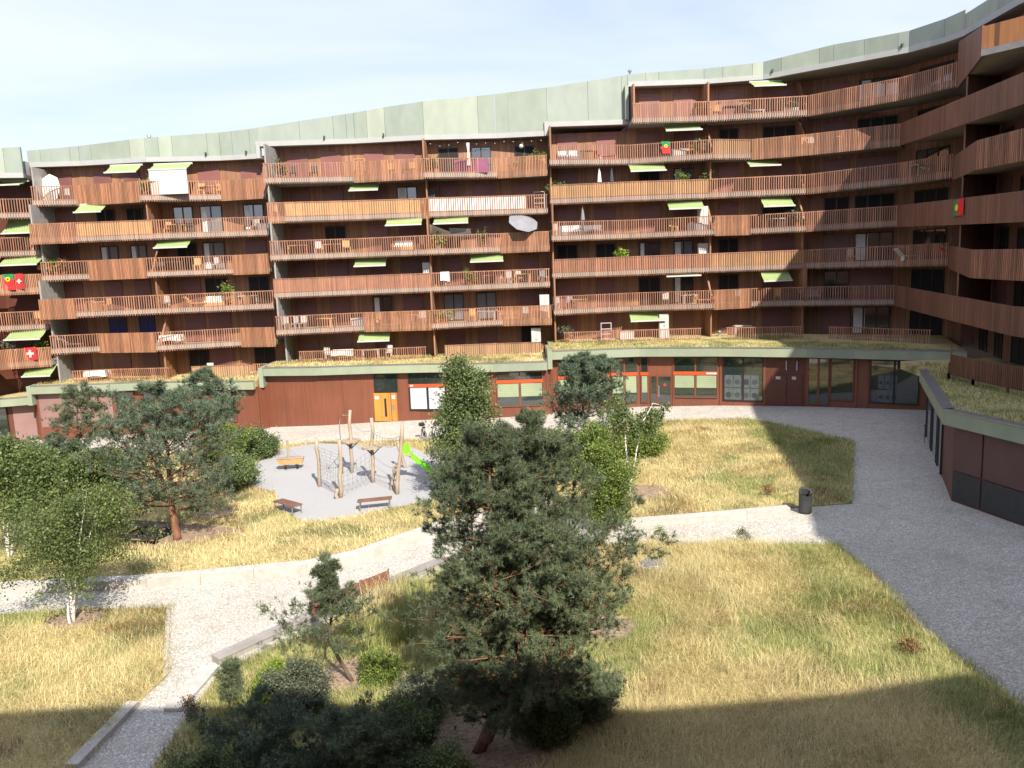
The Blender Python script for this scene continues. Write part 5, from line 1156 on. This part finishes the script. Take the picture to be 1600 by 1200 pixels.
ITEMS = [
 # lowest block
 ('chair', W_, 'low', 5, 101, 'white chair', 'beside the tilted white parasol'), ('table', T_, 'low', 5, 326, 'pale teak table', ''), ('chair', T_, 'low', 5, 314, 'pale teak chair', 'end of the table'), ('chair', T_, 'low', 5, 339, 'pale teak chair', 'between table and dense slats'), ('potted_plant', ('tile', 'alder'), 'low', 5, 226, 'leafy potted plant', 'next to the white screen'),
 ('storage_box', GR, 'low', 4, 413, 'pale grey box', ''), ('table', T_, 'low', 4, 275, 'teak table', 'behind open slats'), ('chair', T_, 'low', 4, 262, 'teak chair', 'nearer the divider'), ('chair', DK, 'low', 4, 385, 'dark chair', ''), ('chair', W_, 'low', 4, 398, 'white chair', ''), ('drying_rack', W_, 'low', 4, 152, 'laundry rack with white towels', ''),
 ('planter_box', ('tile', 'birch'), 'low', 3, 70, 'overflowing planter', 'at the concrete end wall'), ('potted_plant', ('pinkc', 'maple'), 'low', 3, 88, 'pink pot with green plant', ''), ('potted_plant', ('tile', 'russet'), 'low', 3, 100, 'orange pot with reddish plant', ''), ('chair', DK, 'low', 3, 250, 'dark folding chair', ''), ('table', DK, 'low', 3, 272, 'dark table', ''), ('chair', T_, 'low', 3, 308, 'yellowish teak chair', ''), ('chair', W_, 'low', 3, 336, 'white folding chair', ''), ('drying_rack', ('clothw',), 'low', 3, 191, 'laundry rack with pale cloths', ''),
 ('table', W_, 'low', 2, 387, 'white table', 'beside a dark seat'), ('chair', DK, 'low', 2, 374, 'dark chair', 'next to the white table'), ('sofa', ('clothw', 'teak'), 'low', 2, 336, 'pale two-seat sofa', ''), ('chair', W_, 'low', 2, 258, 'white round-backed chair', ''), ('potted_plant', ('tile', 'maple'), 'low', 2, 354, 'orange pot with bright leaves', ''), ('lounger', T_, 'low', 2, 306, 'teak lounger', ''), ('table', T_, 'low', 2, 150, 'teak table', ''), ('chair', T_, 'low', 2, 167, 'teak chair', ''),
 ('lounger', GR, 'low', 1, 112, 'grey covered lounger', ''), ('covered_table', ('clothw', 'teak'), 'low', 1, 268, 'table under a draped white cloth', ''), ('bench', T_, 'low', 1, 300, '', ''),
 ('covered_table', ('clothw', 'teak'), 'low', 0, 152, 'table under white cloth', ''), ('chair', W_, 'low', 0, 328, 'white chair', 'by a burgundy shutter'),
 # middle block
 ('chair', DK, 'mid', 5, 458, 'dark wicker chair', ''), ('chair', DK, 'mid', 5, 490, 'dark chair', 'under the second shutter'), ('potted_plant', ('blue', 'willow'), 'mid', 5, 437, 'blue pot with grey plant', ''), ('shelf', T_, 'mid', 5, 563, 'tall teak shelf', ''), ('chair', T_, 'mid', 5, 613, 'teak chair', ''), ('chair', BR, 'mid', 5, 634, 'brown wicker chair', ''), ('chair', T_, 'mid', 5, 646, 'teak chair', 'close to the divider'), ('planter_box', ('tile', 'maple'), 'mid', 5, 842, 'lush climbing planter', 'at the block end'), ('planter_box', ('teak', 'yellowleaf'), 'mid', 5, 818, 'yellow flowering planter', ''), ('potted_plant', ('tile', 'birch'), 'mid', 5, 674, 'leafy pot', 'right after the divider'), ('sofa', ('clothw', 'purple'), 'mid', 5, 728, 'white and purple sofa', 'behind the purple cloth'),
 ('shelf', W_, 'mid', 4, 843, 'white shelf', ''), ('cabinet', ('darkc',), 'mid', 4, 674, 'tall dark cabinet', 'beside the divider'), ('barbecue', GR, 'mid', 4, 661, 'grey covered grill', ''), ('chair', T_, 'mid', 4, 428, 'teak chair', ''),
 ('table', T_, 'mid', 3, 465, 'long teak table', ''), ('chair', W_, 'mid', 3, 497, 'white chair', ''), ('table', T_, 'mid', 3, 518, 'short teak table', ''), ('chair', T_, 'mid', 3, 542, 'teak chair', ''), ('sofa', ('clothw', 'teak'), 'mid', 3, 630, 'teak sofa with white cushions', ''), ('potted_plant', ('tile', 'alder'), 'mid', 3, 752, 'orange pot', ''), ('potted_plant', ('white', 'maple'), 'mid', 3, 685, 'white pot', ''), ('chair', BR, 'mid', 3, 661, 'brown chair', ''),
 ('cabinet', W_, 'mid', 2, 669, 'white fridge-like cabinet', ''), ('chair', W_, 'mid', 2, 694, 'white cloth-covered chair', ''), ('table', ('pinkc', 'white'), 'mid', 2, 770, 'pink table', ''), ('chair', W_, 'mid', 2, 793, 'white lounge chair', ''), ('table', T_, 'mid', 2, 817, 'teak table', ''), ('chair', W_, 'mid', 2, 812, 'white chair', 'behind the teak table'), ('chair', GR, 'mid', 2, 850, 'grey folded chair', 'at the block end'), ('potted_plant', ('tile', 'maple'), 'mid', 2, 733, 'green pot plant', ''),
 ('chair', W_, 'mid', 1, 444, 'white chair', 'first of three'), ('chair', W_, 'mid', 1, 460, 'white chair', 'second of three'), ('chair', W_, 'mid', 1, 473, 'white chair', 'third of three'), ('table', T_, 'mid', 1, 510, 'teak table', ''), ('storage_box', W_, 'mid', 1, 560, 'big white chest', ''), ('chair', T_, 'mid', 1, 590, 'teak chair', ''), ('table', T_, 'mid', 1, 640, 'teak table', ''), ('chair', W_, 'mid', 1, 660, 'white chair', 'before the divider'), ('planter_box', ('tile', 'yellowleaf'), 'mid', 1, 690, 'green planter', ''), ('table', W_, 'mid', 1, 760, 'white table', ''), ('cabinet', W_, 'mid', 1, 851, 'white tall cabinet', ''), ('lounger', T_, 'mid', 1, 792, 'teak lounger', ''), ('chair', W_, 'mid', 1, 823, 'white chair', 'near the tall cabinet'), ('chair', T_, 'mid', 1, 738, 'teak chair', ''),
 ('lantern', DK, 'mid', 0, 469, 'dark lantern', ''), ('covered_table', ('clothw', 'teak'), 'mid', 0, 535, 'white-clothed table', ''), ('chair', W_, 'mid', 0, 512, 'white chair', ''), ('table', W_, 'mid', 0, 580, 'low white table', ''), ('chair', W_, 'mid', 0, 608, 'single white chair', ''), ('cabinet', W_, 'mid', 0, 838, 'white cabinet', ''),
 # tallest block
 ('table', T_, 'tall', 6, 1096, 'teak table', ''), ('chair', T_, 'tall', 6, 1120, 'teak chair', ''), ('table', DK, 'tall', 6, 1143, 'dark table', ''), ('lounger', W_, 'tall', 6, 1175, 'white lounger', ''), ('planter_box', ('white', 'birch'), 'tall', 6, 1235, 'long planter', ''),
 ('sofa', ('clothw', 'grayc'), 'tall', 5, 887, 'grey sofa', ''), ('table', T_, 'tall', 5, 920, 'teak table', ''), ('lounger', ('pinkc', 'white'), 'tall', 5, 945, 'pinkish lounger', ''), ('chair', T_, 'tall', 5, 1080, 'teak chair', ''), ('potted_plant', ('tile', 'birch'), 'tall', 5, 1089, 'tall pot plant', ''), ('chair', DK, 'tall', 5, 1098, 'dark chair', ''), ('storage_box', W_, 'tall', 5, 1060, 'white box', ''), ('chair', W_, 'tall', 5, 1268, 'white chair', ''), ('table', W_, 'tall', 5, 1300, 'white table', ''), ('chair', T_, 'tall', 5, 1260, 'yellow teak chair', ''), ('chair', T_, 'tall', 5, 1338, 'teak chair', ''),
 ('closed_parasol', ('clothw', 'concd'), 'tall', 4, 937, 'closed white parasol', ''), ('closed_parasol', ('darkc', 'dgrey'), 'tall', 4, 956, 'closed charcoal parasol', ''), ('planter_box', ('tile', 'alder'), 'tall', 4, 868, 'bushy planter', 'at the block end'), ('potted_plant', ('tile', 'maple'), 'tall', 4, 1067, 'pot plant before blue glass', ''), ('potted_plant', ('tile', 'birch'), 'tall', 4, 1102, 'pot plant by the divider', ''), ('table', GR, 'tall', 4, 1388, 'grey table', ''),
 ('sofa', ('clothw', 'grayc'), 'tall', 3, 892, 'white sofa', ''), ('sofa', ('grayc', 'darkc'), 'tall', 3, 926, 'dark grey sofa', ''), ('chair', W_, 'tall', 3, 866, 'white chair', ''), ('closed_parasol', ('grayc', 'dgrey'), 'tall', 3, 911, 'closed grey parasol', ''), ('cabinet', W_, 'tall', 3, 1098, 'white cabinet', ''), ('table', T_, 'tall', 3, 1130, 'teak table', ''), ('potted_plant', ('tile', 'willow'), 'tall', 3, 1244, 'tall bamboo-like plant', ''), ('storage_box', GR, 'tall', 3, 1084, 'grey box', ''), ('table', W_, 'tall', 3, 1212, 'white-topped table', ''), ('chair', T_, 'tall', 3, 1052, 'small teak chair', ''),
 ('potted_plant', ('tile', 'yellowleaf'), 'tall', 2, 972, 'spiky yellow plant', ''), ('cabinet', W_, 'tall', 2, 1098, 'white cabinet', ''), ('chair', W_, 'tall', 2, 1325, 'white chair', ''), ('lounger', W_, 'tall', 2, 1378, 'white lounger', 'in the shade'),
 ('chair', W_, 'tall', 1, 868, 'white chair', ''), ('table', T_, 'tall', 1, 905, 'teak table', ''), ('chair', GR, 'tall', 1, 892, 'grey chair', ''), ('chair', W_, 'tall', 1, 1040, 'white folding chair', ''), ('table', W_, 'tall', 1, 1075, 'white table', ''), ('chair', W_, 'tall', 1, 1155, 'white chair', 'in front of a dark shutter'), ('chair', T_, 'tall', 1, 1215, 'teak chair', 'in the shade'), ('sofa', ('grayc', 'darkc'), 'tall', 1, 1265, 'grey sofa', 'in the shade'), ('lounger', T_, 'tall', 1, 1098, 'teak lounger', ''),
 ('shelf', W_, 'tall', 0, 947, 'white open shelf', ''), ('cabinet', W_, 'tall', 0, 1037, 'white tall cabinet', ''), ('storage_box', W_, 'tall', 0, 979, 'white chest', ''), ('table', W_, 'tall', 0, 1160, 'white table', 'in the shade'), ('lantern', W_, 'tall', 0, 1124, 'white lantern', ''), ('potted_plant', ('tile', 'willow'), 'tall', 0, 886, 'dry pot plant', ''),
 ('table', DK, 'far', 2, 28, 'dark table', ''), ('potted_plant', ('tile', 'willow'), 'far', 1, 17, 'grey-green bush in pot', ''), ('potted_plant', ('tile', 'maple'), 'far', 1, 62, 'bright green bush in pot', ''), ('chair', W_, 'far', 4, 46, 'white chair', ''), ('chair', T_, 'far', 2, 55, 'teak chair', ''),
]
random.seed(3); LAB = set()
for kind, mats, sec, k, px, what, rest in ITEMS:
    if not what: continue
    lab = L_(what, sec, k, rest)
    if len(lab.replace('-', ' ').split()) > 15: lab = L_(what, sec, k, '')
    while lab in LAB: lab = lab.replace(' on the ', ' also on the ', 1)
    LAB.add(lab); up_ = kind in ('potted_plant', 'planter_box') and k in (1,) and sec == 'far'
    place(kind, mats, sec, k, px, lab, random.uniform(-.5, .5) if kind in ('chair', 'table') else 0, .55 if kind in ('planter_box', 'potted_plant') else random.uniform(.6, 1.0), .5 if (up_ or (kind, sec, k, px) in (('planter_box', 'tall', 4, 868), ('potted_plant', 'tall', 4, 1067), ('potted_plant', 'tall', 4, 1102), ('potted_plant', 'tall', 2, 972), ('planter_box', 'mid', 5, 842), ('potted_plant', 'low', 2, 354), ('planter_box', 'low', 3, 70))) else 0)

# flags hung over railings
def flagplate(root, sec, k, x0, x1, drop, kind, tilt=0., wing=False):
    zt = rail('tall' if wing else sec, k); yr = 60
    for _ in range(3):
        X0, X1 = xat(x0, yr, zt - .3), xat(x1, yr, zt - .3)
        yr = (float(np.interp(-(X0 + X1) / 2, [-26.9, -25.5], [48, 39])) if wing else rail_y(sec, k, (X0 + X1) / 2)) - .07
    return X0, X1, yr, zt
def cloth(pts_fn, nu=10, nv=8):
    V = [pts_fn(u / nu, v / nv) for v in range(nv + 1) for u in range(nu + 1)]; F = [(v * (nu + 1) + u, v * (nu + 1) + u + 1, (v + 1) * (nu + 1) + u + 1, (v + 1) * (nu + 1) + u) for v in range(nv) for u in range(nu)]
    mb = MB().add(V, F); mb.add([(x, y + .012, z) for x, y, z in V], [f[::-1] for f in F]); return mb
def portugal(sec, k, x0, x1, drop, label, skew=0., vert=False, split=.4, name='flag'):
    X0, X1, y, z = flagplate(None, sec, k, x0, x1, drop, '', skew); r = thing('flag', ((X0 + X1) / 2, y, z), label, 'flag'); W = X1 - X0
    fn = lambda a, b, o=0: (lambda u, v: (X0 + W * ((a + (b - a) * u) if not vert else u) + skew * v, y - o - .03 * math.sin(7 * u + 3 * v), z + .05 - drop * ((a + (b - a) * v) if vert else v)))
    part('green_field', cloth(fn(0, split)), 'flaggreen', r); part('red_field', cloth(fn(split, 1)), 'flagred', r)
    cu, cv = (.5, split) if vert else (split, .5); c = (X0 + W * cu + skew * cv, y - .05, z + .05 - drop * cv); rad = min(W, drop) * .2
    ring = [(c[0] + rad * math.cos(t), c[1], c[2] + rad * math.sin(t)) for t in np.linspace(0, 2 * math.pi, 19)[:-1]]; part('round_emblem', MB().add(ring, [tuple(range(18))]), 'flagyellow', r)
    part('shield', MB().add([(c[0] + dx * rad, c[1] - .012, c[2] + dz_ * rad) for dx, dz_ in ((-.45, .5), (.45, .5), (.45, -.1), (0, -.6), (-.45, -.1))], [(0, 1, 2, 3, 4)]), 'flagred', r); return r
def swiss(sec, k, x0, x1, drop, label):
    X0, X1, y, z = flagplate(None, sec, k, x0, x1, drop, ''); r = thing('flag', ((X0 + X1) / 2, y, z), label, 'flag'); W = X1 - X0
    part('red_field', cloth(lambda u, v: (X0 + W * u, y - .03 * math.sin(6 * u + 2 * v), z + .05 - drop * v)), 'flagred', r); c = ((X0 + X1) / 2, y - .055, z + .05 - drop / 2); s = min(W, drop) * .31; t = s * .32
    part('white_cross', MB().add([(c[0] + a * s if abs(a) == 1 else c[0] + a, c[1], c[2] + (b_ * s if abs(b_) == 1 else b_)) for a, b_ in ((-1, -t), (-t, -t), (-t, -1), (t, -1), (t, -t), (1, -t), (1, t), (t, t), (t, 1), (-t, 1), (-t, t), (-1, t))], [tuple(range(12))]), 'white', r); return r
portugal('far', 3, 4, 22, 1.2, 'green and red flag with round emblem beside the cross flag on the end block', vert=True, split=.33)
swiss('far', 3, 24, 36, 1.15, 'red flag with white cross beside the green and red flag')
swiss('far', 1, 38, 57, .95, 'red flag with white cross between two pot plants')
portugal('tall', 5, 1033, 1046, .9, 'green and red flag hanging vertically on sunlit slats of the tallest block', .1, True, .4)
portugal('tall', 2, 1410, 1420, 1.0, 'crumpled green and red flag on shaded slats', .5, True, .35)
# flag on the boarded wing band
ya, yb = 46.6, 45.2; zt = rail('tall', 3) + dz(46) - .05
def wx(y): return float(np.interp(-y, [-56.4, -48, -39], [28.2, 26.9, 25.5])) - .09
r = thing('flag', (wx(46), 46, zt), 'green and red flag spread on the brown boards of the shaded wing', 'flag')
P3 = lambda t, v, o=0: (wx(ya + (yb - ya) * t) - o, ya + (yb - ya) * t, zt - .95 * v)
part('green_field', cloth(lambda u, v: P3(u * .4, v, .02 * math.sin(6 * u))), 'flaggreen', r); part('red_field', cloth(lambda u, v: P3(.4 + u * .6, v, .02 * math.sin(5 * u))), 'flagred', r)
part('round_emblem', MB().add([P3(.4 + .16 * math.cos(t), .5 + .2 * math.sin(t), .04) for t in np.linspace(0, 2 * math.pi, 19)[:-1]], [tuple(range(18))]), 'flagyellow', r)
# tilted parasols, cloths
def parasol(c, R_, tilt, mat, label, hub_z=1.0, axis='x', n=8, flatn=.28):
    r = thing('open_parasol', c, label, 'parasol'); T = np.array(tilt, float); T /= np.linalg.norm(T); a = np.cross(T, [0, 0, 1.]); a /= np.linalg.norm(a); b_ = np.cross(T, a); hub = np.array(c) + np.array([0, 0, hub_z]); V = [hub + T * R_ * flatn]; m = n * 3
    for k in (.5, 1.0):
        for i in range(m):
            t = 2 * math.pi * i / m; s = 1 - .07 * abs(math.sin(n * t / 2)); V.append(hub + (a * math.cos(t) + b_ * math.sin(t)) * R_ * k * s + T * R_ * flatn * (1 - k ** 1.4))
    F = [(0, 1 + i, 1 + (i + 1) % m) for i in range(m)] + [(1 + i, 1 + m + i, 1 + m + (i + 1) % m, 1 + (i + 1) % m) for i in range(m)]
    mb = MB().add(V, F); mb.add([v - T * .012 for v in V], [f[::-1] for f in F]); part('canopy', mb, mat, r)
    ri = MB()
    for i in range(n): t = 2 * math.pi * i / n; ri.bar(hub + T * R_ * flatn * .9, hub + (a * math.cos(t) + b_ * math.sin(t)) * R_ * .96, .02)
    part('rib', ri, 'grey', r); part('pole', MB().tube([hub + T * R_ * flatn, hub, (c[0], c[1] + .3, c[2])], .025, 6), 'grey', r); return r
def bpos(sec, k, px, bk=.6):
    Y = 60.; zf = rail(sec, k) - 1.1
    for _ in range(3): X = xat(px, Y, zf + 1.2); Y = rail_y(sec, k, X) + bk
    return np.array([X, Y, zf])
parasol(bpos('mid', 3, 818, .15), 1.2, (.25, -.6, .76), 'grayc', 'open grey parasol tilted over the slats of the middle block', 1.85)
parasol(bpos('low', 5, 76, .8), 1.15, (-.35, -.95, .15), 'clothw', 'white parasol tipped on its side at the end of the lowest block', .95, flatn=.16)
def hung(sec, k, x0, x1, drop, mat, label, kind='hanging_cloth', up_=.04, cat='cloth', inn=0.):
    X0, X1, y, z = flagplate(None, sec, k, x0, x1, drop, ''); r = thing(kind, ((X0 + X1) / 2, y, z), label, cat); W = X1 - X0
    part('cloth', cloth(lambda u, v: (X0 + W * u, y + inn - .02 - .03 * math.sin(9 * u + 2 * v) * (1 - .4 * v), z + up_ - drop * v * (1 - .08 * math.sin(5 * u)))), mat, r); return r
hung('mid', 5, 709, 762, .95, 'purple', 'purple cloth stretched behind the top slats of the middle block', up_=-.08, inn=.26)
hung('mid', 2, 688, 702, .7, 'clothw', 'cream towel hung over the second balcony row of the middle block', cat='towel')
# grey shade sail / tarpaulin on the third row, middle block
p = bpos('mid', 3, 672, .5); q = bpos('mid', 3, 736, .5)
r = thing('tarpaulin', (p + q) / 2, 'slanting grey and beige tarpaulins under the awning of the middle block', 'tarpaulin')
part('beige_sheet', cloth(lambda u, v: (p[0] + (q[0] - p[0]) * u * .5, p[1] + .1 + .6 * v, p[2] + 1.95 - .65 * u - .75 * v * (1 - .5 * u))), 'clothw', r); part('grey_sheet', cloth(lambda u, v: (p[0] + (q[0] - p[0]) * (.48 + .52 * u), p[1] + .15 + .4 * v, p[2] + 1.6 - .1 * u - .6 * v)), 'grayc', r)
# string of lights and hanging globe at the top of the middle block
zt = rail('mid', 5) + 1.3; r = thing('string_lights', (0, 60.6, zt), 'string of small bulbs under the roof edge of the middle block', 'string lights'); mb = MB(); bl = MB(); X = -5.4; i = 0
P_ = [np.array([-5.5 + i * 8.4 / 24, 60.5 + .3 * math.sin(i * .7), zt - .1 - .16 * abs(math.sin(i * .55))]) for i in range(25)]
mb.tube(P_, .01, 4); part('cable', mb, 'black', r)
for p in P_[::2]: bl.lathe((p[0], p[1], p[2] - .09), [(.0, 0), (.04, .04), (.02, .08)], 6)
part('bulb', bl, 'white', r)
def globe(c, rad, cord, label, name='globe_lamp'):
    r = thing(name, c, label, 'lamp'); part('globe', MB().lathe(tuple(c), [(rad * math.sin(t) + .001, -rad * math.cos(t)) for t in np.linspace(0, math.pi, 11)], 16), 'white', r); part('cord', MB().bar((c[0], c[1], c[2] + rad), (c[0], c[1], c[2] + rad + cord), .015), 'black', r)
p = bpos('mid', 5, 815, 1.0); globe((p[0], p[1], zt - .42), .17, .4, 'white globe lamp hanging beside the string of bulbs')
p = hity(1521, 133, 48.); globe(p, .3, .6, 'round white globe lamp on the shaded wing under the big soffit')
p = hity(731, 233, 60.4); r = thing('curtain_strip', (p[0], p[1], p[2] - .9), 'narrow white curtain tied beside the glass door on the middle block', 'curtain'); part('cloth', MB().tube([(p[0], p[1], p[2] + .45), (p[0] + .03, p[1], p[2] - .2), (p[0], p[1], p[2] - 1.2)], [.14, .07, .13], 8), 'clothw', r)

# ------------------------------------------------------------------ light, sky, camera
SUN_EL, SUN_AZ = R(41), math.atan2(.36, -.93)             # direction towards the sun, plan angle from +Y clockwise
sd = np.array([.36, -.93, 0]); sd /= np.linalg.norm(sd); sd = sd * math.cos(SUN_EL) + np.array([0, 0, math.sin(SUN_EL)])
from mathutils import Vector
sl_ = bpy.data.lights.new('sun', 'SUN'); sl_.energy = 4.7; sl_.angle = R(.53); sl_.color = (1, .915, .79)
so = bpy.data.objects.new('sun', sl_); COL.objects.link(so); so.rotation_euler = Vector(sd).to_track_quat('Z', 'Y').to_euler(); so.location = tuple(sd * 200)
w = bpy.data.worlds.new('World'); scene.world = w; w.use_nodes = True; nt = w.node_tree; bg = nt.nodes['Background']
sk = nt.nodes.new('ShaderNodeTexSky'); sk.sky_type = 'NISHITA'; sk.sun_disc = False; sk.sun_elevation = SUN_EL; sk.sun_rotation = math.atan2(sd[0], sd[1]); sk.air_density = 1.0; sk.dust_density = 1.5; sk.ozone_density = 1.0
tc = nt.nodes.new('ShaderNodeTexCoord'); sx = nt.nodes.new('ShaderNodeSeparateXYZ'); nt.links.new(tc.outputs['Generated'], sx.inputs[0])
# thin high cloud: noise on the sky plane
ad = nt.nodes.new('ShaderNodeMath'); ad.operation = 'ADD'; nt.links.new(sx.outputs[2], ad.inputs[0]); ad.inputs[1].default_value = .18
cb = nt.nodes.new('ShaderNodeCombineXYZ')
for i in (0, 1):
    d = nt.nodes.new('ShaderNodeMath'); d.operation = 'DIVIDE'; nt.links.new(sx.outputs[i], d.inputs[0]); nt.links.new(ad.outputs[0], d.inputs[1]); nt.links.new(d.outputs[0], cb.inputs[i])
mp = nt.nodes.new('ShaderNodeMapping'); mp.inputs['Scale'].default_value = (.55, .9, 1); mp.inputs['Location'].default_value = (.35, 0.1, 0); nt.links.new(cb.outputs[0], mp.inputs[0])
nz = nt.nodes.new('ShaderNodeTexNoise'); nz.inputs['Scale'].default_value = 1.1; nz.inputs['Detail'].default_value = 8; nz.inputs['Roughness'].default_value = .55; nz.inputs['Distortion'].default_value = .6; nt.links.new(mp.outputs[0], nz.inputs['Vector'])
cr = nt.nodes.new('ShaderNodeValToRGB'); cr.color_ramp.elements[0].position = .26; cr.color_ramp.elements[0].color = (.3, .3, .3, 1); cr.color_ramp.elements[1].position = .60; cr.color_ramp.elements[1].color = (.9, .9, .9, 1); nt.links.new(nz.outputs[0], cr.inputs[0])
mx = nt.nodes.new('ShaderNodeMix'); mx.data_type = 'RGBA'; nt.links.new(cr.outputs[0], mx.inputs[0]); nt.links.new(sk.outputs[0], mx.inputs[6]); mx.inputs[7].default_value = (5.1, 5.5, 6.9, 1)
nt.links.new(mx.outputs[2], bg.inputs[0]); bg.inputs[1].default_value = .10
cd = bpy.data.cameras.new('camera'); cam = bpy.data.objects.new('camera', cd); COL.objects.link(cam); scene.camera = cam
cd.sensor_width = 36; cd.lens = FPX / 1600 * 36; cd.clip_start = .05; cd.clip_end = 3000
from mathutils import Matrix
mt = Matrix(((r_[0], u_[0], -f_[0], CAM[0]), (r_[1], u_[1], -f_[1], CAM[1]), (r_[2], u_[2], -f_[2], CAM[2]), (0, 0, 0, 1))); cam.matrix_world = mt
vs = scene.view_settings; vs.view_transform = 'Standard'; vs.look = 'None'; vs.gamma = 1; vs.exposure = 0.92; vs.use_curve_mapping = False
scene.cycles.max_bounces = 6; scene.cycles.diffuse_bounces = 3; scene.cycles.transparent_max_bounces = 6; scene.cycles.caustics_reflective = False; scene.cycles.use_denoising = True
